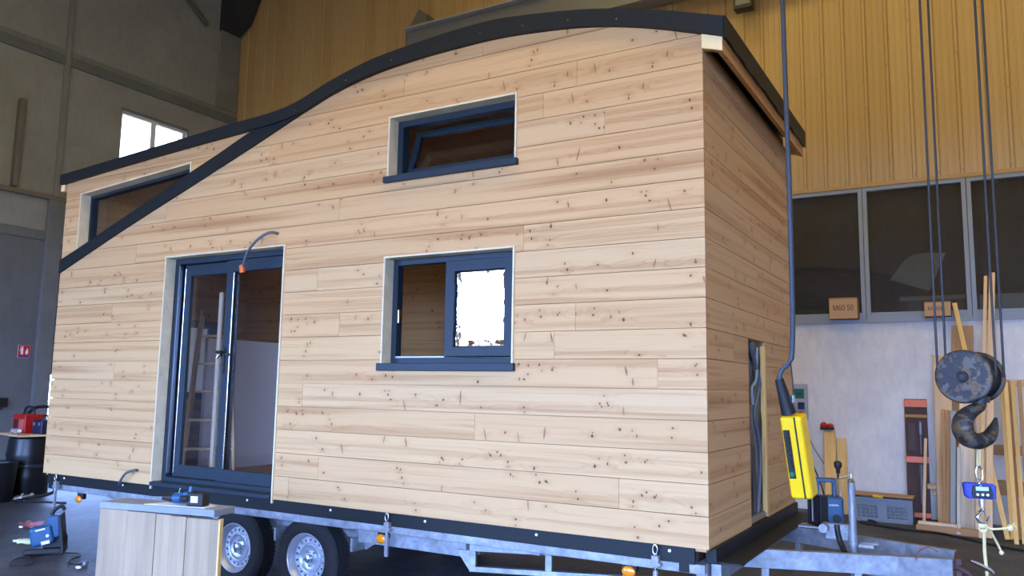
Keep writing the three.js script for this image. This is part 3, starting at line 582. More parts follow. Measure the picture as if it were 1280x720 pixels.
// ------------------------------------------------------------------ the trailer
{
  const t = thing('car_trailer', 'galvanised twin-axle flatbed trailer under the tiny house', 'trailer');
  const gv = (n, g) => part(n, uvMetres(g, 0.9), M.galv, t);
  gv('side_rail', rb(3.95, 6.57, 0.595, 0.65, -0.07, -0.012, 0.004, 1));
  gv('side_rail', rb(0.045, 3.95, 0.585, 0.645, -0.1, -0.03, 0.004, 1));
  gv('side_rail', rb(0.045, 6.57, 0.595, 0.65, -2.42, -2.36, 0.004, 1));
  gv('end_rail', rb(6.5, 6.57, 0.56, 0.65, -2.36, -0.07, 0.004, 1));
  gv('end_rail', rb(0.05, 0.12, 0.58, 0.645, -2.36, -0.1, 0.004, 1));
  for (const x of [0.9, 1.8, 4.4, 5.4]) gv('cross_member', rb(x, x + 0.06, 0.56, 0.645, -2.36, -0.1, 0.004, 1));
  gv('chassis_beam', rb(1.6, 4.9, 0.475, 0.585, -0.32, -0.26, 0.004, 1));
  gv('chassis_beam', rb(3.95, 4.9, 0.49, 0.585, -0.14, -0.08, 0.004, 1));
  gv('chassis_beam', rb(1.6, 4.9, 0.475, 0.585, -2.2, -2.14, 0.004, 1));
  part('floor_board', uvMetres(bx(0.1, 6.52, 0.655, 0.715, -2.38, -0.06), 1), S(0x3a2a22, 0.8), t);
  // gussets beside the wheels
  for (const [x, s] of [[3.86, 1], [3.06, 1], [2.28, -1]]) gv('gusset', ext([[x, 0.585], [x + s * 0.2, 0.585], [x + s * 0.17, 0.5], [x + s * 0.02, 0.4], [x, 0.4]], -0.28, -0.262));
  for (const x of [3.85, 3.055]) gv('gusset_flange', rb(x - 0.012, x + 0.012, 0.4, 0.5, -0.29, -0.12, 0.003, 1));
  // axles
  for (const x of [2.66, 3.45]) part('axle', rod([x, 0.33, -2.3], [x, 0.33, -0.25], 0.035, 14), M.galv, t);
  // wheels
  const R = 0.31, rimR = 0.19;
  const tyreP = [[rimR, 0.015], [0.215, 0.004], [0.255, 0.0], [0.285, 0.012], [0.300, 0.028], [0.306, 0.034], [0.3085, 0.045], [0.309, 0.062], [0.301, 0.064], [0.301, 0.071], [0.309, 0.073], [0.31, 0.092], [0.302, 0.094], [0.302, 0.101], [0.31, 0.103], [0.309, 0.122], [0.301, 0.124], [0.301, 0.131], [0.309, 0.133], [0.307, 0.15], [0.298, 0.16], [0.28, 0.178], [0.25, 0.186], [rimR, 0.175]];
  const tyreG = lathe(tyreP, 72); tyreG.rotateX(-Math.PI / 2); // axis: +y -> -z
  const lugs = [];
  for (let i = 0; i < 60; i++) for (const [a, b, o] of [[0.033, 0.06, 0], [0.075, 0.090, 0.5], [0.105, 0.12, 0], [0.135, 0.158, 0.5]]) {
    const an = (i + o) / 60 * Math.PI * 2, g = new THREE.BoxGeometry(0.022, 0.012, b - a); g.translate(0, 0.3065, -(a + b) / 2); g.rotateZ(an + 0.02); lugs.push(g);
  }
  const lugG = mergeGeometries(lugs.map(clean));
  const barrel = lathe([[0.192, 0.012], [0.196, 0.006], [0.19, 0.004], [0.182, 0.012], [0.178, 0.028], [0.165, 0.034], [0.160, 0.07], [0.160, 0.17], [0.166, 0.17], [0.19, 0.17]], 56); barrel.rotateX(-Math.PI / 2);
  const ring = []; for (let i = 0; i < 64; i++) ring.push([0.163 * Math.cos(i / 64 * 6.28318), 0.163 * Math.sin(i / 64 * 6.28318)]);
  const holes = []; for (let k = 0; k < 18; k++) { const h = [], c = k / 18 * Math.PI * 2; for (let i = 0; i < 10; i++) { const a = -i / 10 * Math.PI * 2, ra = 0.137 + 0.012 * Math.cos(a), tb = 0.009 * Math.sin(a); h.push([ra * Math.cos(c) - tb * Math.sin(c), ra * Math.sin(c) + tb * Math.cos(c)]); } holes.push(h); }
  const inner = []; for (let i = 0; i < 48; i++) inner.push([0.116 * Math.cos(-i / 48 * 6.28318), 0.116 * Math.sin(-i / 48 * 6.28318)]);
  const disc = ext(ring, -0.066, -0.06, [...holes, inner]);
  const dish = lathe([[0.118, 0.062], [0.112, 0.05], [0.104, 0.046], [0.096, 0.052], [0.085, 0.066], [0.055, 0.07], [0.042, 0.066], [0.036, 0.06], [0.0, 0.06]], 48); dish.rotateX(-Math.PI / 2);
  const cap = lathe([[0.03, 0.062], [0.03, 0.03], [0.026, 0.024], [0.0, 0.022]], 28); cap.rotateX(-Math.PI / 2);
  const nut = cyl(0.011, 0.011, 0.02, 6); nut.rotateX(Math.PI / 2);
  for (const [x, rot] of [[2.66, 0.2], [3.45, 0.9]]) for (const z of [-0.055, -2.2]) {
    const w = sub('wheel', t); w.position.set(x, R, z); w.rotation.z = rot;
    part('tyre', [tyreG, lugG], M.rubber, w); part('rim', [barrel, disc, dish], M.rim, w); part('hub_cap', cap, M.steel, w);
    if (z > -1) for (let k = 0; k < 5; k++) { const n = part('wheel_nut', nut, M.steel, w); n.position.set(0.056 * Math.cos(k * 1.2566), 0.056 * Math.sin(k * 1.2566), -0.062); }
    part('brake_drum', [rod([0, 0, -0.19], [0, 0, -0.075], 0.12, 24)], M.black, w);
  }
  // V drawbar: two trusses that run together at the coupling
  const truss = (A, B, s) => {
    const d = B.clone().sub(A), L = Math.hypot(d.x, d.z), yaw = Math.atan2(-d.z, d.x);
    const G = sub('drawbar_truss', t); G.position.copy(A); G.rotation.y = yaw;
    part('top_chord', uvMetres(rb(0.0, L, -0.115, 0, -0.05, 0, 0.004, 1), 0.9), M.galv, G);
    part('bottom_chord', uvMetres(rb(0.0, L, -0.25, -0.215, -0.05, 0, 0.004, 1), 0.9), M.galv, G);
    for (const q of [0.0, 0.52, 1.03, 1.9, 2.45]) part('truss_post', uvMetres(rb(q, q + 0.045, -0.216, -0.114, -0.045, -0.002, 0.003, 1), 0.9), M.galv, G);
    part('truss_gusset', uvMetres(ext([[-0.09, -0.11], [0.01, -0.11], [0.01, -0.25]], -0.05, 0), 0.9), M.galv, G);
  };
  truss(new THREE.Vector3(4.93, 0.65, -0.075), new THREE.Vector3(7.78, 0.65, -1.04));
  truss(new THREE.Vector3(4.93, 0.65, -2.32), new THREE.Vector3(7.78, 0.65, -1.36));
  gv('drawbar_plate', bx(6.9, 7.78, 0.50, 0.52, -1.4, -1.06));
  gv('drawbar_cross', rb(6.58, 6.64, 0.55, 0.645, -2.3, -0.1, 0.004, 1));
  gv('bracket_plate', bx(6.76, 7.0, 0.655, 0.665, -1.86, -1.7));
  part('coupling_head', [rb(7.785, 7.83, 0.5, 0.65, -1.3, -1.1, 0.01), tube([[7.8, 0.6, -1.1], [7.87, 0.55, -1.12], [7.86, 0.45, -1.15], [7.8, 0.42, -1.18]], 0.02, 20)], S(0x4a2f2a, 0.6), t);
  // jockey wheel
  const J = onY(1067, 688, 0.6), jt = onY(1067, 590, 0.6); J.set(7.2, 0.6, -1.22);
  const jw = sub('jockey_stand', t); jw.position.copy(J);
  part('tube', [rod([0, -0.35, 0], [0, 0.45, 0], 0.024, 20), rod([0, -0.1, 0], [0, 0.1, 0], 0.031, 20)], M.galv, jw);
  part('tube_cap', [cyl(0.012, 0.026, 0.03, 18).translate(0, 0.462, 0), cyl(0.01, 0.01, 0.05, 12).translate(0, 0.485, 0)], M.steel, jw);
  part('crank', tube([[0, 0.495, 0], [-0.04, 0.482, 0.02], [-0.075, 0.475, 0.035]], 0.007, 12), M.steel, jw);
  part('crank_knob', [rod([-0.075, 0.47, 0.035], [-0.075, 0.53, 0.035], 0.007), lathe([[0, 0], [0.012, 0.0], [0.014, 0.03], [0.025, 0.045], [0.026, 0.07], [0.012, 0.082], [0, 0.083]], 20).translate(-0.075, 0.505, 0.035)], M.black, jw);
  part('clamp', [rb(0.03, 0.13, 0.03, 0.06, -0.04, 0.03, 0.01), rod([0.05, 0.05, -0.02], [0.16, 0.065, 0.0], 0.014)], M.galv, jw);
  part('brake_lever', [tube([onY(1056, 690, 0.62), onY(1050, 676, 0.68), onY(1047, 664, 0.74), onY(1046, 656, 0.78)], 0.018, 20)], M.black, t);
  part('brake_bracket', [rb(7.0, 7.16, 0.64, 0.75, -1.4, -1.36, 0.01), rod([7.0, 0.72, -1.42], [7.0, 0.72, -1.3], 0.03, 16)], M.galv, t);
  // turnbuckle clamps
  for (const [x, z] of [[0.25, 0.0], [4.29, 0.0], [6.285, 0.0]]) {
    const c = sub('turnbuckle_clamp', t); c.position.set(x, 0.71, z + 0.014);
    const eye = new THREE.TorusGeometry(0.018, 0.006, 8, 20); eye.scale(0.8, 1.5, 1);
    part('eye', eye.translate(0, 0, 0.004), M.steel, c);
    part('screw', rod([0, -0.02, 0], [0, -0.15, 0], 0.009, 10), M.steel, c);
    part('block', [rb(-0.022, 0.022, -0.1, -0.035, -0.03, 0.012, 0.003), rb(-0.035, 0.035, -0.09, -0.075, -0.03, 0.015, 0.003)], M.galv, c);
    part('strap', rb(-0.013, 0.013, -0.27, -0.12, -0.012, 0.008, 0.002, 1), M.galv, c);
  }
  // amber side reflectors
  for (const [x, y, z] of [[0.577, 0.53, -0.02], [4.205, 0.547, -0.03], [6.1, 0.555, -0.03]]) {
    const r = sub('side_marker', t); r.position.set(x, y, z);
    const g = new THREE.SphereGeometry(0.045, 20, 12); g.scale(1.0, 0.72, 0.35); part('lens', g, M.amber, r);
    part('mount', rb(-0.045, 0.045, 0.0, 0.075, -0.05, -0.012, 0.006), M.black, r);
  }
  part('wire', tube([onY(1145, 700, 0.66), onY(1150, 688, 0.68), onY(1160, 684, 0.7), onY(1172, 690, 0.66)], 0.003, 20, 6), M.red, t);
}

// ------------------------------------------------------------------ bench and tools beside the trailer
{
  const A = new THREE.Vector3(2.881, 0, 1.277), B = new THREE.Vector3(3.814, 0, 1.087), L = A.distanceTo(B), yaw = Math.atan2(-(B.z - A.z), B.x - A.x);
  const b = thing('plank_bench', 'low work bench of pale upright planks with a grey plank top', 'bench', A); b.rotation.y = yaw;
  const xs = [0, 0.232, 0.465, 0.585, 0.705, L];
  for (let i = 0; i < 5; i++) part('front_plank', uvWood(rb(xs[i] + 0.001, xs[i + 1] - 0.001, 0.0, 0.8 - 0.004 * i, -0.03, (i % 2) * 0.004, 0.003, 1), 1), M.pineBench, b);
  part('edge_strip', uvWood(rb(L - 0.001, L + 0.012, 0, 0.79, -0.03, 0.002, 0.002, 1), 1), M.pineYellow, b);
  for (const x of [0.12, 0.55]) part('rear_leg', uvWood(rb(x, x + 0.06, 0, 0.8, -0.18, -0.13, 0.003, 1), 1), M.pineBench, b);
  part('top_plank', uvWood(rb(0.005, L - 0.03, 0.802, 0.845, -0.19, 0.012, 0.004, 1), 0), M.pineGrey, b);
  b.updateMatrixWorld(true);
  const on = (x, y, z) => b.localToWorld(new THREE.Vector3(x, y, z));
  const sh = solo('paper_sheet', 'white offcut sheet lying under the cordless drill', 'sheet', ext([[0, 0], [0.46, 0.02], [0.47, 0.13], [0.08, 0.12]], 0, 0.003).rotateX(-Math.PI / 2), M.white, on(0.36, 0.846, 0.0)); sh.rotation.y = yaw;
  const d = thing('cordless_drill', 'blue and black cordless drill lying on the plank bench', 'drill', on(0.5, 0.85, -0.06)); d.rotation.y = yaw + 0.1;
  part('bit', rod([-0.1, 0.04, 0], [-0.03, 0.04, 0], 0.004, 8), M.steel, d);
  part('chuck', [rod([-0.035, 0.04, 0], [0.025, 0.04, 0], 0.02, 18, 0.027), rod([0.02, 0.04, 0], [0.05, 0.04, 0], 0.03, 18)], M.black, d);
  part('body', [rod([0.048, 0.04, 0], [0.16, 0.042, 0], 0.034, 20), rb(0.12, 0.17, 0.01, 0.085, -0.03, 0.03, 0.012)], M.blueTool, d);
  part('grip', [rod([0.12, 0.04, 0.03], [0.19, 0.05, 0.05], 0.022, 12)], M.black, d);
  part('battery', [rb(0.17, 0.29, 0.0, 0.085, -0.02, 0.06, 0.01)], M.black, d);
  part('battery_label', bx(0.205, 0.255, 0.025, 0.065, 0.0601, 0.062), M.white, d);
  part('motor_cap', rod([0.155, 0.06, 0.0], [0.158, 0.115, -0.01], 0.016, 12), M.blueTool, d);
  part('belt_clip', rod([0.075, 0.07, 0], [0.085, 0.105, 0.0], 0.005, 8), M.steel, d);
}
{
  // plunge saw stood on its plate edge, with its lead
  const s = thing('circular_saw', 'blue circular saw standing tilted on the concrete with its black lead', 'saw', [0.24, 0, 0.0]); s.rotation.y = 0.9;
  const tilt = -0.16, T = (g) => { g.rotateZ(tilt); return g; };
  part('base_plate', [T(rb(0.10, 0.128, 0.0, 0.36, -0.13, 0.13, 0.006)).rotateZ(0.30).translate(0.0, 0.0, 0)], M.black, s);
  part('motor_body', [rb(-0.14, 0.06, 0.1, 0.28, -0.08, 0.08, 0.03, 3).rotateZ(0.22), rb(-0.02, 0.1, 0.14, 0.36, -0.06, 0.06, 0.03, 3).rotateZ(0.1)], M.blueTool, s);
  part('guard', [cyl(0.11, 0.11, 0.05, 28).rotateX(Math.PI / 2).translate(0.02, 0.13, -0.02), rb(-0.22, 0.1, 0.0, 0.06, -0.08, 0.08, 0.02)], M.black, s);
  part('handle', tube([[-0.02, 0.33, 0], [0.0, 0.40, 0], [0.06, 0.44, 0], [0.09, 0.40, 0]], 0.017, 24), M.black, s);
  part('label', [bx(-0.08, 0.0, 0.245, 0.258, 0.082, 0.086).rotateZ(0.22), bx(-0.05, 0.02, 0.11, 0.14, 0.082, 0.086).rotateZ(0.22), rod([-0.03, 0.18, 0.06], [-0.03, 0.18, 0.087], 0.014)], M.white, s);
  const lead = [[78, 692], [62, 693], [40, 696], [25, 697], [12, 704], [14, 707], [36, 706], [42, 702], [33, 694], [36, 685], [46, 684.5], [56, 687]].map(([u, v]) => onY(u, v, 0.012));
  solo('saw_lead', 'thin black cable looped on the floor beside the circular saw', 'cable', tube(lead, 0.007, 120, 6), M.black);
  const plug = [[82, 691], [98, 692], [100, 695], [88, 700], [86, 704], [96, 705.5], [108, 704]].map(([u, v]) => onY(u, v, 0.012));
  const pl = thing('plug_lead', 'short black lead ending in a plug beside the saw', 'cable');
  part('lead', tube(plug, 0.007, 80, 6), M.black, pl);
  part('plug', rod(onY(105, 704.4, 0.018), onY(109, 703, 0.02), 0.016, 10), M.greyPlastic, pl);
  const gl = onY(35, 680, 0);
  const g = thing('work_glove', 'pale yellow-green work glove dropped on the floor behind the saw lead', 'glove', gl);
  const blob = (x, y, z, a, b, c) => { const q = new THREE.SphereGeometry(1, 16, 12); q.scale(a, b, c); q.translate(x, y, z); return q; };
  part('palm', [blob(0, 0.025, 0, 0.09, 0.028, 0.05), blob(0.07, 0.025, -0.01, 0.05, 0.025, 0.035), blob(-0.08, 0.02, 0, 0.05, 0.022, 0.04)], S(0xd3d8a8, 0.9), g);
  for (let i = 0; i < 4; i++) part('finger', [rod([-0.08, 0.02, -0.04 + i * 0.025], [-0.17 - 0.01 * (i % 2), 0.018, -0.05 + i * 0.03], 0.014, 8, 0.012), blob(-0.17 - 0.01 * (i % 2), 0.018, -0.05 + i * 0.03, 0.013, 0.013, 0.013)], S(0xdfe3bc, 0.9), g);
  part('thumb', [rod([0.0, 0.03, 0.04], [-0.05, 0.02, 0.08], 0.014, 8, 0.011)], S(0xdfe3bc, 0.9), g);
  const rg = onY(38, 658, 0);
  const rag = new THREE.PlaneGeometry(0.3, 0.14, 30, 16), p = rag.attributes.position; for (let i = 0; i < p.count; i++) p.setZ(i, 0.10 * Math.max(0, fbm(p.getX(i) * 11 + 2, p.getY(i) * 14, 3) - 0.28)); rag.rotateX(-Math.PI / 2); rag.computeVertexNormals();
  solo('rag', 'crumpled pink rag on the floor beyond the saw', 'rag', rag, S(0xb0727c, 0.95, 0, { side: THREE.DoubleSide }), [rg.x, 0.004, rg.z]);
  [[26, 660], [47, 660], [98, 711]].forEach(([u, v], i) => { const q = onY(u, v, 0); const c = new THREE.IcosahedronGeometry(0.025, 1); c.scale(1.4, 0.5, 0.8); solo('paper_scrap', ['white scrap beside the pink rag', 'tiny pale chip beyond the saw', 'small white scrap near the plug lead'][i], 'scrap', c, M.white, [q.x, 0.012, q.z]); });
}

// ------------------------------------------------------------------ corner with the drum
{
  const D = onY(32, 619, 0); // drum foot
  const d = thing('plastic_drum', 'black plastic drum carrying a board of tools', 'drum', D);
  part('shell', lathe([[0, 0], [0.24, 0], [0.27, 0.03], [0.28, 0.25], [0.295, 0.28], [0.28, 0.31], [0.285, 0.55], [0.3, 0.58], [0.285, 0.61], [0.27, 0.80], [0.25, 0.84], [0, 0.84]], 40), S(0x15181c, 0.35), d);
  part('band', lathe([[0.286, 0.40], [0.292, 0.41], [0.292, 0.44], [0.286, 0.45]], 40), S(0x2b3138, 0.3), d);
  const d2 = thing('plastic_drum', 'black plastic tub beside the tool drum at the hall wall', 'drum', onY(-9, 627, 0));
  part('shell', lathe([[0, 0], [0.22, 0], [0.26, 0.5], [0.275, 0.52], [0.26, 0.53], [0.24, 0.5], [0.2, 0.05], [0, 0.05]], 32), S(0x15181c, 0.4), d2);
  const top = D.clone(); top.y = 0.842;
  const bo = solo('tool_board', 'pale board lying across the black drum', 'board', uvWood(rb(-0.42, 0.36, 0, 0.03, -0.28, 0.28, 0.004, 1), 0), M.pineRaw, top); bo.rotation.y = -0.2;
  const yb = 0.875;
  const c = thing('compressor', 'red portable compressor standing on the tool board', 'compressor', [D.x - 0.05, yb, D.z]);
  part('casing', [rb(-0.2, 0.12, 0.0, 0.27, -0.14, 0.14, 0.02, 3)], M.red, c);
  part('front_panel', rb(-0.02, 0.1, 0.04, 0.2, 0.141, 0.15, 0.004), S(0xc86058, 0.5), c);
  part('vent', rb(-0.15, -0.05, 0.05, 0.2, 0.141, 0.15, 0.004), S(0x4a1210, 0.5), c);
  part('handle', tube([[-0.18, 0.26, 0], [-0.12, 0.36, 0], [0.06, 0.36, 0], [0.1, 0.26, 0]], 0.016, 24), M.black, c);
  const tb = thing('tool_case', 'dark blue tool case beside the red compressor', 'tool case', [D.x + 0.25, yb, D.z - 0.05]);
  part('shell', [rb(-0.12, 0.12, 0, 0.2, -0.12, 0.12, 0.02, 3)], S(0x1a2240, 0.5), tb);
  part('handle', tube([[-0.06, 0.19, 0], [-0.05, 0.25, 0], [0.05, 0.25, 0], [0.06, 0.19, 0]], 0.012, 20), M.black, tb);
  part('latch', [rb(-0.08, -0.05, 0.12, 0.16, 0.12, 0.13, 0.003), rb(0.05, 0.08, 0.12, 0.16, 0.12, 0.13, 0.003)], M.greyPlastic, tb);
  solo('air_hose', 'black hose arching behind the red compressor', 'hose', tube([[D.x - 0.4, 0.6, D.z - 0.1], [D.x - 0.46, 0.95, D.z - 0.1], [D.x - 0.3, 1.2, D.z - 0.16], [D.x + 0.0, 1.25, D.z - 0.2], [D.x + 0.3, 1.2, D.z - 0.24], [D.x + 0.4, 1.0, D.z - 0.24]], 0.025, 60), M.black);
  const gl = thing('plastic_bottle', 'clear plastic bottle lying on the tool board', 'bottle', [D.x + 0.02, yb + 0.04, D.z + 0.2]);
  part('body', rod([-0.12, 0, 0], [0.06, 0, 0.02], 0.038, 16), P({ color: 0xe4eaee, roughness: 0.15, transmission: 0.7, thickness: 0 }), gl);
  part('cap', rod([0.06, 0, 0.02], [0.11, 0, 0.025], 0.018, 12), M.white, gl);
  const rc = thing('fuel_can', 'small dark red can behind the black drum and tub', 'can', [D.x - 0.5, 0.0, D.z - 0.45]);
  part('body', rb(-0.1, 0.1, 0.0, 0.68, -0.09, 0.09, 0.03, 3), S(0x7a1a1a, 0.4), rc);
  part('label', rb(0.0, 0.07, 0.5, 0.58, 0.09, 0.094, 0.002), M.white, rc);
  const F = onY(40, 629, 0);
  const v = thing('vacuum_tube', 'heap of chrome tubing and dark hose at the drum foot', 'tubing', F);
  part('tubing', [tube([[-0.25, 0.03, 0.05], [-0.1, 0.08, 0], [0.1, 0.1, -0.05], [0.3, 0.16, -0.1], [0.4, 0.26, -0.12]], 0.022, 40), tube([[-0.2, 0.04, 0.15], [0.0, 0.03, 0.12], [0.35, 0.05, 0.05], [0.6, 0.04, -0.1]], 0.015, 40)], M.black, v);
  part('coupling', [rod([-0.12, 0.07, 0.06], [0.02, 0.1, 0.02], 0.04, 16), rod([-0.2, 0.05, 0.1], [-0.12, 0.07, 0.06], 0.055, 16)], M.chrome, v);
  const sh = solo('metal_sheet_offcut', 'flat pale sheet offcut on the floor behind the trailer corner', 'offcut', ext([[0, 0], [0.6, 0.05], [0.55, 0.28], [0.05, 0.2]], 0, 0.01).rotateX(-Math.PI / 2), M.galv, onY(45, 606, 0.0)); sh.rotation.y = 0.3;
}
{
  // fire extinguisher sign
  const c = document.createElement('canvas'); c.width = 128; c.height = 144; const x = c.getContext('2d');
  x.fillStyle = '#c8181c'; x.fillRect(0, 0, 128, 144); x.fillStyle = '#27408c'; x.fillRect(8, 116, 50, 22); x.fillRect(68, 116, 50, 22);
  x.fillStyle = '#f4f4f4'; x.fillRect(30, 36, 26, 70); x.fillRect(36, 20, 14, 18); x.fillRect(24, 16, 34, 7); x.fillRect(20, 30, 5, 44);
  x.beginPath(); x.moveTo(96, 26); x.quadraticCurveTo(122, 64, 104, 104); x.lineTo(86, 104); x.quadraticCurveTo(70, 78, 86, 60); x.quadraticCurveTo(92, 48, 96, 26); x.fill();
  const t = new THREE.CanvasTexture(c); t.colorSpace = THREE.SRGBColorSpace;
  const s = thing('fire_extinguisher_sign', 'small square red fire extinguisher sign on the grey wall', 'sign', [LEFT_X + 0.012, 2.13, -3.31]);
  const g = new THREE.PlaneGeometry(0.2, 0.215); g.rotateY(Math.PI / 2); part('print', g.translate(0.008, 0, 0), S(0xffffff, 0.5, 0, { map: t }), s);
  part('plate', bx(-0.012, 0.007, -0.11, 0.11, -0.102, 0.102), M.white, s);
  const b = thing('junction_box', 'small dark junction box low on the grey wall', 'junction box', onX(1, 503, LEFT_X + 0.04));
  part('case', rb(-0.04, 0.04, -0.08, 0.08, -0.1, 0.1, 0.01), M.black, b); part('gland', rod([0, -0.12, 0], [0, -0.08, 0], 0.02), M.black, b);
}
{
  // step ladder inside the house, seen through the sliding door
  const l = thing('step_ladder', 'wooden step ladder standing inside the house behind the sliding door', 'ladder', [1.45, SILL_Y + 0.002, -0.75]);
  l.rotation.y = 0.9;
  const bar = (a, b, n) => part(n, uvWood(rod(a, b, 0.018, 6), 1), M.pineRaw, l);
  bar([-0.24, 0, 0.2], [-0.14, 1.6, 0], 'stile'); bar([0.24, 0, 0.2], [0.14, 1.6, 0], 'stile'); bar([-0.22, 0, -0.35], [-0.12, 1.55, -0.04], 'stile'); bar([0.22, 0, -0.35], [0.12, 1.55, -0.04], 'stile');
  for (let i = 1; i < 6; i++) { const t = i * 0.27 / 1.6, w = lerp(0.24, 0.14, t), z = lerp(0.2, 0, t); part('tread', uvWood(rb(-w, w, i * 0.27 - 0.012, i * 0.27 + 0.012, z - 0.045, z + 0.03, 0.003, 1), 0), M.pineRaw, l); }
  const bl = solo('white_batten', 'tall thin pale batten standing inside the house beside the ladder', 'batten', uvWood(rb(-0.02, 0.02, 0, 1.75, -0.012, 0.012, 0.003, 1), 1), M.pinePale, [1.75, SILL_Y + 0.002, -0.55]);
}

// ------------------------------------------------------------------ hanging crane gear
const tipTo = (o) => { o.rotation.y = 0.5286; return o; };
{
  const D = 3.8, k = D / FOCAL, O = atD(1209, 471, D);
  const b = tipTo(thing('hook_block', 'worn black twin-sheave crane hook block hanging on four wire ropes', 'hook block', O));
  const yawAxis = -0.83;
  const disc = (r, t) => { const g = lathe([[0, -t / 2], [r * 0.2, -t / 2], [r * 0.22, -t / 2 - 0.004], [r * 0.34, -t / 2 - 0.004], [r * 0.38, -t / 2 + 0.004], [r * 0.56, -t / 2 + 0.004], [r * 0.62, -t / 2 - 0.002], [r * 0.9, -t / 2], [r, -t / 2 + 0.008], [r, t / 2 - 0.008], [r * 0.9, t / 2], [0, t / 2]], 56); g.rotateX(Math.PI / 2); return g; };
  const uvFlat = (g, r) => { g = g.toNonIndexed(); const p = g.attributes.position, uv = g.attributes.uv; for (let i = 0; i < p.count; i++) uv.setXY(i, p.getX(i) / (2.2 * r) + 0.5, p.getY(i) / (2.2 * r) + 0.5); return g; };
  const put = (g, x, y, z) => { g.translate(0, 0, z); g.rotateY(yawAxis); g.translate(x, y, 0); return g; };
  const r = 0.125;
  part('side_plate', put(uvFlat(disc(r, 0.024), r), 0, 0, 0.05), M.chip, b);
  part('side_plate', put(uvFlat(disc(r * 0.98, 0.024), r), 0, 0, -0.135), M.chip, b);
  part('sheave', put(uvFlat(lathe([[0, -0.075], [r * 0.88, -0.075], [r * 0.8, -0.04], [r * 0.88, 0], [r * 0.8, 0.04], [r * 0.88, 0.075], [0, 0.075]], 40).rotateX(Math.PI / 2), r), 0, 0, -0.043), S(0x2c2d30, 0.5, 0.4), b);
  part('axle_cap', put(new THREE.TorusGeometry(0.02, 0.007, 10, 24), 0, 0, 0.066), M.black, b);
  part('axle_cap', put(cyl(0.015, 0.015, 0.01, 16).rotateX(Math.PI / 2), 0, 0, 0.063), M.black, b);
  // hook
  const px = (u, v) => [(u - 1209) * k, -(v - 471) * k, 0.0];
  const hp = [[1222, 496], [1223, 506], [1213, 513], [1203, 521], [1200, 533], [1205, 545], [1218, 550], [1231, 545], [1238, 534], [1242, 521]].map(([u, v]) => px(u, v));
  const hg = sweep(hp, [0.032, 0.034, 0.040, 0.052, 0.060, 0.058, 0.050, 0.042, 0.028, 0.008], 70, 14, 0.75);
  part('hook', hg, M.chip, b);
  part('hook_neck', [rod(px(1221, 490), px(1222, 504), 0.03, 16), put(cyl(0.045, 0.045, 0.03, 20), 0.05, -0.105, 0)], S(0x3c3a38, 0.5, 0.4), b);
  // ropes to the crane above
  const ropeAt = (x, z) => { const p = new THREE.Vector3(x, 0.0, z).applyAxisAngle(new THREE.Vector3(0, 1, 0), yawAxis + b.rotation.y).add(O); return [p, p.clone().setY(10.3)]; };
  for (const [x, z, lab] of [[-0.126, 0.012, 'wire rope rising from the outer rim of the hook block'], [-0.126, -0.1, 'thin wire rope rising just behind the outer rim rope of the block'], [0.126, 0.012, 'wire rope rising from the hook block rim over the leaning laths'], [0.126, -0.1, 'wire rope on the rear sheave plate of the hook block']]) {
    const [p, q] = ropeAt(x, z); solo('wire_rope', lab, 'wire rope', rod(p, q, 0.0055, 8), M.wireRope, null, 'wire ropes of the hook block');
  }
  // rope sling, carabiner, scale, lower hook
  const W = (u, v, dz = 0) => atD(u, v, D + dz);
  const sl = solo('rope_sling', 'yellow cord sling looped over the big hook', 'cord', [tube([W(1221, 548, -0.05), W(1222, 565, -0.02), W(1222, 582, 0)], 0.005, 30, 7), tube([W(1223, 549, 0.05), W(1225, 565, 0.02), W(1224, 582, 0)], 0.005, 30, 7), tube([W(1221, 548, -0.05), W(1222, 541.5, 0), W(1223, 549, 0.05)], 0.005, 30, 7)], M.rope);
  const ca = tipTo(thing('carabiner', 'steel carabiner joining the yellow sling to the scale', 'carabiner', W(1224, 592)));
  const oval = new THREE.TorusGeometry(0.018, 0.0045, 10, 30); oval.scale(0.85, 2.1, 1); part('body', oval, M.chrome, ca);
  part('gate', rod([0.016, -0.03, 0], [0.016, 0.02, 0], 0.0055, 10), M.steel, ca);
  part('swivel', [new THREE.TorusGeometry(0.014, 0.005, 10, 24).translate(0, -0.045, 0).rotateY(0.9), rod([0, -0.05, 0], [0, -0.068, 0], 0.008, 10)], M.chrome, ca);
  const cs = tipTo(thing('crane_scale', 'blue hanging crane scale with a small pale display', 'crane scale', W(1225.5, 613.5))); cs.rotation.y += -0.25;
  part('housing', [ext([[-0.072, 0.03], [-0.06, 0.037], [0.055, 0.033], [0.066, 0.024], [0.064, -0.032], [0.05, -0.038], [-0.055, -0.036], [-0.066, -0.026]], -0.03, 0.012, [], 0.006)], M.blueScale, cs);
  part('face_plate', ext([[-0.036, 0.026], [0.042, 0.024], [0.05, -0.012], [0.046, -0.032], [-0.036, -0.032], [-0.042, -0.012]], 0.011, 0.017, [], 0.002), M.black, cs);
  part('display', bx(-0.024, 0.03, 0.002, 0.02, 0.016, 0.019), M.lcd, cs);
  for (const x of [-0.017, 0.004, 0.025]) part('button', cyl(0.006, 0.006, 0.004, 14).rotateX(Math.PI / 2).translate(x, -0.016, 0.0185), M.white, cs);
  const lh = tipTo(thing('swivel_hook', 'small chrome swivel hook under the blue scale', 'hook', W(1228, 640)));
  part('shank', [rod([0.0, 0.062, 0], [0, 0.03, 0], 0.013, 14), rod([0, 0.07, 0], [0, 0.02, 0], 0.008, 10)], M.chrome, lh);
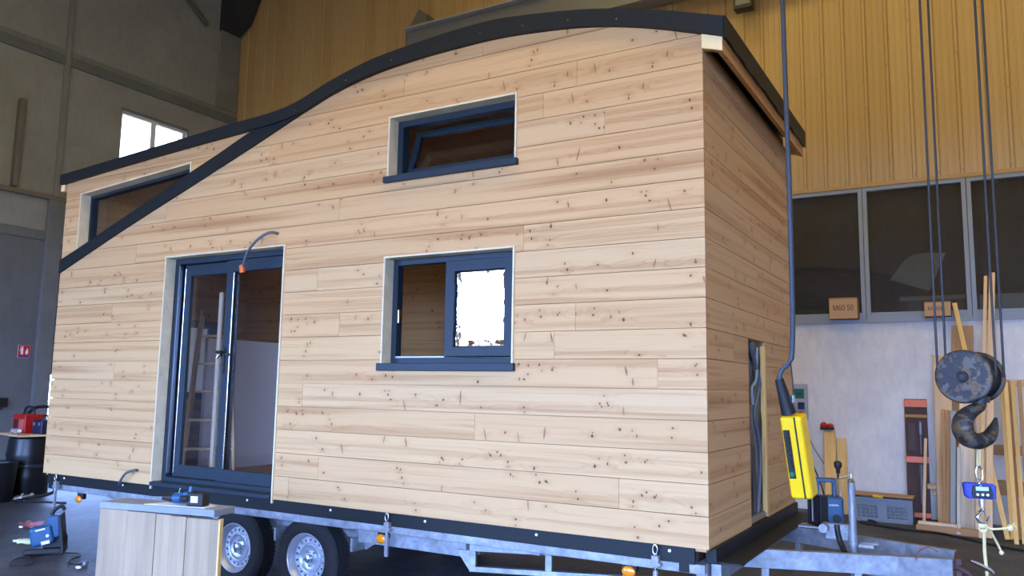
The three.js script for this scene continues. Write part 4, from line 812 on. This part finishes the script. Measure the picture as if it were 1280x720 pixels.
  part('hook', sweep([[0, 0.03, 0], [0.004, 0.012, 0], [-0.014, -0.004, 0], [-0.024, -0.024, 0], [-0.014, -0.044, 0], [0.006, -0.05, 0], [0.024, -0.038, 0], [0.034, -0.016, 0]], [0.007, 0.007, 0.008, 0.009, 0.009, 0.009, 0.007, 0.003], 50, 10), M.chrome, lh);
  part('latch', rod([0.004, 0.015, 0], [0.022, -0.03, 0], 0.003, 8), M.steel, lh);
  const yr = thing('yellow_rope', 'knotted yellow rope hanging from the small chrome hook', 'rope');
  part('main_strand', tube([W(1228, 653), W(1230, 665), W(1231, 690), W(1234, 720), W(1236, 760)], 0.0075, 40, 8), M.rope, yr);
  part('knot', [new THREE.SphereGeometry(0.02, 14, 10).scale(1, 0.8, 1).translate(...W(1228, 657).toArray()), new THREE.TorusGeometry(0.014, 0.007, 8, 16).translate(...W(1229, 661).toArray())], M.rope, yr);
  part('loose_end', [tube([W(1229, 656), W(1240, 661, -0.03), W(1252, 661, -0.05), W(1262, 660, -0.06)], 0.0055, 30, 7), new THREE.SphereGeometry(0.016, 10, 8).translate(...W(1263, 660, -0.06).toArray()), ...[0, 1, 2, 3].map((i) => rod(W(1263, 660, -0.06), W(1268 + i, 653 + i * 3, -0.06), 0.003, 6))], M.rope, yr);
  part('loose_end', [tube([W(1230, 657), W(1238, 664, 0.02), W(1245, 676, 0.03), W(1252, 690, 0.03)], 0.0055, 30, 7), new THREE.SphereGeometry(0.011, 10, 8).translate(...W(1252, 691, 0.03).toArray())], M.rope, yr);
  const gh = thing('grab_hook', 'shiny curved grab hook tied in the yellow rope', 'hook', W(1230, 712));
  const rel = (u, v, z = 0) => W(u, v, z).sub(W(1230, 712)).toArray();
  part('hook', sweep([rel(1213, 701), rel(1222, 705), rel(1232, 710), rel(1240, 716), rel(1242, 724)], [0.006, 0.009, 0.012, 0.012, 0.01], 30, 10, 0.8), M.chrome, gh);
  part('shank', rod(rel(1240, 714), rel(1231, 712), 0.008, 10), M.steel, gh);
}
{
  const D = 4.6, W = (u, v, dz = 0) => atD(u, v, D + dz);
  const c = thing('pendant_control', 'yellow crane pendant control hanging beside the end wall', 'pendant control');
  const top = W(990, 519), bot = W(1005, 622), up = top.clone().sub(bot).normalize(), right = new THREE.Vector3(1, 0, 0).applyQuaternion(camera.quaternion).multiplyScalar(1);
  // turned so that the button face looks to one side
  const face = new THREE.Vector3(-0.15, 0, 1).normalize(); const x = up.clone().cross(face).normalize(), z = x.clone().cross(up).normalize();
  const mat = new THREE.Matrix4().makeBasis(x, up, z).setPosition(top.clone().add(bot).multiplyScalar(0.5));
  c.applyMatrix4(mat);
  const L = top.distanceTo(bot) / 2;
  part('housing', [rb(-0.062, 0.062, -L, L, -0.075, 0.04, 0.018, 3)], M.yellowPlastic, c);
  part('seam', [rb(0.018, 0.028, -L + 0.005, L - 0.005, -0.077, 0.0425, 0.002, 1)], M.black, c);
  part('button_strip', rb(-0.05, -0.012, -L * 0.5, L * 0.68, 0.038, 0.044, 0.004), S(0x26281e, 0.6), c);
  for (let i = 0; i < 8; i++) part('push_button', rod([-0.031, L * 0.6 - i * L * 0.14, 0.042], [-0.031, L * 0.6 - i * L * 0.14, 0.056], 0.014, 14), i === 7 ? S(0x1f6a52, 0.5) : M.black, c);
  const ns = thing('pendant_cable', 'blue-grey pendant control cable hanging from the crane', 'cable');
  const q = W(990, 448);
  part('cable', tube([q.clone().setY(10.3), q.clone().setY(7), q.clone().setY(4), W(988.5, 300), W(990.5, 430), W(988, 452), W(978, 461), W(974, 472), W(977, 486), W(986, 518)], 0.0145, 200, 10), M.cableBlue, ns);
  part('strain_relief', rod(W(974, 474), W(986, 517), 0.024, 14, 0.042), M.black, ns);
  part('support_wire', tube([W(988, 452, -0.02), W(991, 480, -0.02), W(992, 505, -0.02)], 0.004, 20, 6), M.wireRope, ns);
  part('wire_clamp', rod(W(991, 494, -0.02), W(991.5, 503, -0.02), 0.011, 10), M.chrome, ns);
}

// ------------------------------------------------------------------ along the rear wall
const ZW = BACK_Z + 0.02;
{
  const boxT = (txt) => { const c = document.createElement('canvas'); c.width = 256; c.height = 160; const x = c.getContext('2d'); x.fillStyle = '#c29c72'; x.fillRect(0, 0, 256, 160); x.fillStyle = '#a9845c'; x.fillRect(0, 0, 256, 10); x.fillStyle = '#2a221c'; x.font = '58px sans-serif'; x.fillText(txt, 30, 96); const t = new THREE.CanvasTexture(c); t.colorSpace = THREE.SRGBColorSpace; return t; };
  [[6.154, 6.529, 2.668, 2.965, 'M60 50', 'cardboard box with marker writing on the window ledge near the end wall'], [7.351, 7.667, 2.668, 2.865, 'M  50', 'cardboard box on the window ledge behind the wire ropes']].forEach(([a, b, y0, y1, s, lab]) => {
    const o = thing('cardboard_box', lab, 'box', [(a + b) / 2, y0, BACK_Z + 0.14], 'cardboard boxes on the window ledge');
    part('carton', rb(-(b - a) / 2, (b - a) / 2, 0, y1 - y0, -0.11, 0.08, 0.004, 1), M.card, o);
    part('print', new THREE.PlaneGeometry(b - a - 0.01, y1 - y0 - 0.01).translate(0, (y1 - y0) / 2, 0.0815), S(0xffffff, 0.9, 0, { map: boxT(s) }), o);
    part('flap', bx(-(b - a) / 2 + 0.01, (b - a) / 2 - 0.01, y1 - y0, y1 - y0 + 0.004, -0.1, 0.07), M.card, o);
  });
  // things behind the wired glass
  const zz = BACK_Z - 0.35, apex = onZ(1162, 364, zz), fan = [[1112, 350], [1130, 326], [1142, 318], [1160, 316], [1182, 316], [1206, 322]].map(([u, v], i) => onZ(u, v, zz - (i % 2) * 0.07));
  const pos = []; for (let i = 0; i + 1 < fan.length; i++) { if (i === 4) continue; pos.push(...apex.toArray(), ...fan[i + 1].toArray(), ...fan[i].toArray()); }
  const fg = new THREE.BufferGeometry(); fg.setAttribute('position', new THREE.Float32BufferAttribute(pos, 3)); fg.computeVertexNormals();
  solo('folded_sheet', 'pale sheet folded like a fan behind the wired glass', 'sheet', fg, S(0xeef2ee, 0.8, 0, { side: THREE.DoubleSide }));
  const a = onZ(1125, 374, zz), b = onZ(1207, 371, zz);
  solo('light_tube', 'long white tube lying behind the wired glass under the folded sheet', 'tube', rod(a, b, 0.035, 14), M.white);
  const cA = onZ(1226, 392, zz), cB = onZ(1275, 366, zz);
  solo('insulation_sheet', 'whitish panel behind the wired glass beside the tall laths', 'panel', rb(cA.x, cB.x + 0.5, 2.4, cB.y, zz - 0.06, zz, 0.01), M.white);
}
{
  const p = thing('socket_panel', 'grey wall distribution box with green display and a red plug', 'distribution box', [5.70, 1.5, ZW]);
  part('case', rb(-0.1, 0.1, -0.25, 0.26, -0.02, 0.09, 0.015, 3), S(0xa8aeb2, 0.5), p);
  part('breaker_window', rb(-0.08, 0.065, 0.05, 0.19, 0.088, 0.1, 0.006), S(0x2f7a68, 0.25), p);
  part('breaker_row', rb(-0.05, 0.04, 0.1, 0.13, 0.099, 0.104, 0.002), S(0x173c36, 0.4), p);
  part('socket', rb(-0.02, 0.07, -0.1, 0.0, 0.088, 0.13, 0.01), S(0x1c2c58, 0.4), p);
  part('red_plug', [cyl(0.06, 0.055, 0.08, 22).rotateX(Math.PI / 2 - 0.4).translate(0.03, -0.2, 0.14)], S(0x8e2226, 0.4), p);
  part('plug_core', [cyl(0.03, 0.03, 0.02, 16).rotateX(Math.PI / 2 - 0.4).translate(0.03, -0.182, 0.185)], S(0x2a1214, 0.4), p);
  const c0 = onZ(1003, 525, ZW + 0.1);
  solo('power_cable', 'thin black cable drooping from the red plug to the floor', 'cable', tube([c0, onZ(1007, 545, ZW + 0.1), onZ(1013, 572, ZW + 0.15), onZ(1026, 605, ZW + 0.2), onZ(1032, 625, ZW + 0.25)], 0.01, 50, 7), M.black);
  solo('power_cable', 'second thin cable slanting from the socket panel behind the yellow planks', 'cable', tube([onZ(1004, 525, ZW + 0.06), onZ(1015, 555, ZW + 0.05), onZ(1030, 580, ZW + 0.05)], 0.006, 40, 7), M.cableGrey);
  const fc = [[1060, 648], [1085, 650], [1095, 653], [1088, 655], [1075, 652], [1095, 656], [1125, 661], [1170, 666], [1210, 674], [1245, 682], [1290, 690]].map(([u, v]) => onY(u, v, 0.015));
  solo('floor_cable', 'black extension cable snaking along the floor before the plank store', 'cable', tube(fc, 0.014, 160, 8), M.black);
}
function lean(name, label, cat, bot, topPx, w, t, mat, group, zTop = ZW + 0.05) {
  const A = onY(bot[0], bot[1], 0), B = onZ(topPx[0], topPx[1], zTop);
  A.y = 0.012;
  return solo(name, label, cat, plankBetween(A, B, w, t), mat, null, group);
}
{
  const gY = 'yellow planks by the socket panel', gP = 'timber stored against the rear wall';
  lean('plank', 'yellowish plank leaning on the wall under the red lamp', 'plank', [1040, 646], [1037, 539], 0.15, 0.03, M.pineYellow, gY);
  const q = lean('plank', 'narrow yellowish plank with a slanted top beside the lamp plank', 'plank', [1056, 644], [1052, 548], 0.12, 0.03, M.pineYellow, gY);
  const lp = onZ(1034, 532, ZW + 0.06);
  const r = thing('warning_lamp', 'red twin warning lamp on top of the yellowish plank', 'lamp', lp);
  part('lens', [new THREE.SphereGeometry(0.05, 18, 12).translate(-0.045, 0, 0), new THREE.SphereGeometry(0.045, 18, 12).translate(0.045, -0.01, 0.01)], M.red, r);
  part('housing', rb(-0.09, 0.09, -0.06, -0.02, -0.05, 0.05, 0.01), M.black, r);
  // crate
  const cp = onY(1105, 656, 0);
  const c = thing('plastic_crate', 'grey perforated plastic crate on the floor by the rear wall', 'crate', [6.79, 0.002, -7.1]);
  const W = 0.34, H = 0.29;
  const holes = []; for (let i = 0; i < 12; i++) for (let j = 0; j < 4; j++) { const x = -0.27 + i * 0.049, y = 0.07 + j * 0.042; if (Math.abs(x) < 0.06) continue; holes.push(rect(x - 0.017, x + 0.017, y - 0.014, y + 0.014)); }
  part('front_side', ext(rect(-W, W, 0, H), 0.17, 0.185, holes), M.greyPlastic, c);
  part('crate_side', [bx(-W, W, 0, H, -0.185, -0.17)], M.greyPlastic, c);
  part('crate_side', [bx(-W, -W + 0.015, 0, H, -0.169, 0.169)], M.greyPlastic, c); part('crate_side', [bx(W - 0.015, W, 0, H, -0.169, 0.169)], M.greyPlastic, c);
  part('crate_bottom', bx(-W + 0.016, W - 0.016, 0.0, 0.015, -0.169, 0.169), M.greyPlastic, c);
  part('corner_rib', [-1, 1].flatMap((s) => [bx(s * W - 0.012, s * W + 0.012, 0, H, 0.165, 0.2), bx(s * W - s * 0.07 - 0.008, s * W - s * 0.07 + 0.008, 0, H, 0.185, 0.197)]), M.greyPlastic, c);
  part('rim', ringFrame(-W - 0.01, W + 0.01, -0.2, 0.2, 0.025, 0, 0.02, 0.002).rotateX(-Math.PI / 2).translate(0, H - 0.01, 0), M.greyPlastic, c);
  const pl = solo('plank', 'pale flat board lying on top of the grey crate', 'plank', uvWood(rb(-0.38, 0.36, 0, 0.022, -0.14, 0.12, 0.003, 1), 0), M.pineBrown, [6.79, H + 0.022, -7.14]); pl.rotation.z = -0.008;
  const yt = thing('hand_tool', 'yellow and black hand tool lying at the crate rim', 'tool', [6.74, H + 0.03, -6.96]);
  part('grip', rod([-0.06, 0, 0], [0.06, -0.01, 0.01], 0.018, 10), M.yellowPlastic, yt); part('blade', rod([0.06, -0.01, 0.01], [0.24, -0.02, 0.0], 0.011, 8), M.black, yt);
  // panel with orange straps
  const A = onZ(1130, 497, ZW + 0.06), B = onZ(1158, 497, ZW + 0.06), C = onY(1150, 652, 0);
  const tp = thing('tool_rack', 'tall brown tool panel with orange bars leaning on the white wall', 'tool panel', [(A.x + B.x) / 2 + 0.0, 0.002, -7.38]); tp.rotation.x = -0.1;
  part('backing', rb(-0.135, 0.135, 0, 1.58, -0.012, 0, 0.004, 1), M.brownBoard, tp);
  for (const [y, h, m] of [[1.47, 0.1, M.orange], [0.74, 0.08, M.orange], [0.04, 0.06, M.orange], [1.33, 0.04, S(0xb0823c, 0.6)]]) part('bar', rb(-0.137, 0.137, y, y + h, 0.001, 0.02, 0.004, 1), m, tp);
  part('chain_hoist', [rb(0.03, 0.07, 1.1, 1.28, 0.001, 0.05, 0.01), rod([0.04, 0.2, 0.02], [0.045, 0.72, 0.02], 0.03, 10), rod([0.05, 0.85, 0.02], [0.05, 1.1, 0.02], 0.015, 8)], S(0x6c6a6a, 0.4, 0.7), tp);
  part('dark_case', rb(-0.1, -0.01, 0.9, 1.25, 0.001, 0.02, 0.004), S(0x4b3a34, 0.6), tp);
  lean('lath', 'thin pale lath standing before the brown tool panel', 'lath', [1155, 656], [1157, 548], 0.035, 0.02, M.pineRaw, gP, -7.25);
  lean('plank', 'wide pale board behind the hook block beside the brown tool panel', 'plank', [1184, 657], [1177, 444], 0.2, 0.025, M.pineRaw, gP, ZW + 0.12);
  lean('plank', 'broad orange-tinted board rising behind the hook block', 'plank', [1203, 654], [1203, 407], 0.25, 0.02, M.pineBrown, gP, ZW + 0.06);
  lean('lath', 'dull brown batten leaning below the hook block', 'lath', [1181, 662], [1179, 512], 0.04, 0.03, M.pineBrown, gP, -7.3);
  lean('lath', 'second dull batten with a split top beside the metal stud', 'lath', [1185, 663], [1186, 513], 0.04, 0.03, M.pineBrown, gP, -7.3);
  solo('metal_stud', 'blue-grey metal stud leaning among the boards', 'stud', plankBetween(onY(1191.5, 666, 0).setY(0.015), onZ(1191.5, 514, -7.2), 0.06, 0.04), S(0x8296a8, 0.4, 0.3), null, gP);
  solo('metal_stud', 'pale grey metal stud leaning next to the first stud', 'stud', plankBetween(onY(1198.5, 670, 0).setY(0.015), onZ(1198.5, 560, -7.0), 0.04, 0.04), S(0xa9bccc, 0.4, 0.3), null, gP);
  lean('plank', 'wide pale plank directly below the big hook', 'plank', [1208, 664], [1209.5, 480], 0.18, 0.03, M.pinePale, gP, -7.4);
  lean('plank', 'wide pale plank behind the blue scale', 'plank', [1230, 669], [1231, 480], 0.18, 0.03, M.pinePale, gP, -7.38);
  lean('lath', 'long yellow lath slanting across the pale boards', 'lath', [1260, 676], [1193, 379], 0.055, 0.025, M.pineYellow, gP, ZW + 0.08);
  lean('lath', 'tall narrow board reaching up over the glazed band', 'lath', [1236, 674], [1240, 341], 0.07, 0.025, M.pineRaw, gP, ZW + 0.1);
  lean('lath', 'thin tall lath next to the tall narrow board', 'lath', [1226, 674], [1232, 345], 0.04, 0.02, M.pineRaw, gP, ZW + 0.12);
  let slat = false;
  for (const [u0, u1, v, lab, m] of [[1252, 1266, 482, 'yellow slat standing at the hook-block end of the slat rack', M.pineYellow], [1257, 1271, 478, 'yellow slat second from the hook-block end of the slat rack', M.pineYellow], [1260, 1274, 476, 'brownish slat between the yellow slats of the rack', M.pineBrown], [1266, 1281, 480, 'yellow slat between the two brownish slats of the rack', M.pineYellow], [1274, 1288, 476, 'brownish slat at the far end of the slat rack', M.pineBrown]]) { slat = !slat; lean('lath', lab, 'lath', [u1, slat ? 676 : 682], [u0, v], 0.045, 0.025, m, gP, slat ? -7.22 : -7.08); }
  // rack timbers
  const hz = (name, label, a, b, h, z, mat) => { const A2 = onZ(a[0], a[1], z), B2 = onZ(b[0], b[1], z); return solo(name, label, 'timber', uvWood(rb(A2.x, B2.x, A2.y - h, A2.y, z - 0.06, z, 0.004, 1), 0), mat, null, gP); };
  hz('rack_timber', 'horizontal timber across the top of the slat rack', [1256, 474], [1300, 474], 0.09, -7.35, M.pineRaw);
  hz('rack_timber', 'dark horizontal timber behind the middle of the slat rack', [1240, 556], [1300, 556], 0.12, -7.4, M.pineBrown);
  hz('rack_timber', 'low dark horizontal timber behind the slat rack', [1240, 600], [1300, 600], 0.18, -7.42, M.pineBrown);
  hz('rack_timber', 'short pale block stacked beside the thin lath', [1159, 605], [1177, 606], 0.06, -7.3, M.pineRaw);
  hz('rack_timber', 'shorter pale block under the first short block', [1166, 614], [1176, 614], 0.05, -7.3, M.pineRaw);
  const bt = onY(1145, 664, 0), bt2 = onY(1224, 673, 0), yaw = Math.atan2(-(bt2.z - bt.z), bt2.x - bt.x);
  const tb = solo('floor_timber', 'long brown timber on the floor at the foot of the boards', 'timber', uvWood(rb(0, bt.distanceTo(bt2), 0.002, 0.085, -0.1, 0, 0.005, 1), 0), M.pineBrown, bt); tb.rotation.y = yaw;
  const tc = solo('floor_timber', 'short pale timber lying on the long brown floor timber', 'timber', uvWood(rb(0.02, 0.45, 0.087, 0.12, -0.09, -0.02, 0.004, 1), 0), M.pinePale, bt); tc.rotation.y = yaw;
}
{
  // jobsite radio on the drawbar
  const R = onY(1036, 658, 0.655);
  const r = thing('jobsite_radio', 'blue and black jobsite radio standing on the trailer drawbar', 'radio', [R.x, 0.667, R.z]); r.rotation.y = 0.25;
  part('body', rb(-0.04, 0.10, 0, 0.21, -0.09, 0.09, 0.02, 3), M.blueTool, r);
  part('speaker_frame', [ringFrame(-0.09, 0.09, 0.0, 0.22, 0.02, -0.02, 0.04, 0.004).rotateY(-1.1).translate(-0.07, 0.0, 0.05)], M.black, r);
  part('speaker_cloth', bx(-0.07, 0.07, 0.02, 0.2, -0.01, 0.0).rotateY(-1.1).translate(-0.07, 0, 0.05), S(0x23262a, 0.9), r);
  part('bumper', [rod([-0.035, 0.01, 0.12], [-0.035, 0.2, 0.12], 0.006, 8), rod([-0.11, 0.01, -0.0], [-0.11, 0.2, -0.0], 0.006, 8)], S(0xa8a49a, 0.4), r);
  part('handle', [rb(-0.09, -0.06, 0.2, 0.34, -0.03, 0.03, 0.008), rb(0.03, 0.06, 0.2, 0.34, -0.03, 0.03, 0.008), rb(-0.09, 0.06, 0.31, 0.34, -0.03, 0.03, 0.008)], M.blueTool, r);
  part('dial', rod([0.05, 0.06, 0.088], [0.05, 0.06, 0.105], 0.03, 20), M.black, r);
  part('aerial', tube([[0.08, 0.2, 0], [0.1, 0.26, 0], [0.115, 0.32, 0]], 0.0015, 12, 6), M.steel, r);
  const c = document.createElement('canvas'); c.width = 256; c.height = 64; const x = c.getContext('2d'); x.fillStyle = '#174e76'; x.fillRect(0, 0, 256, 64); x.fillStyle = '#dfe8ee'; x.font = 'italic bold 50px sans-serif'; x.fillText('makita', 40, 48);
  const t = new THREE.CanvasTexture(c); t.colorSpace = THREE.SRGBColorSpace;
  part('nameplate', new THREE.PlaneGeometry(0.1, 0.025).translate(0.03, 0.155, 0.0908), S(0xffffff, 0.5, 0, { map: t }), r);
}

scene.traverse((o) => { if (o.isMesh) { o.castShadow = true; o.receiveShadow = true; } });
renderer.render(scene, camera);
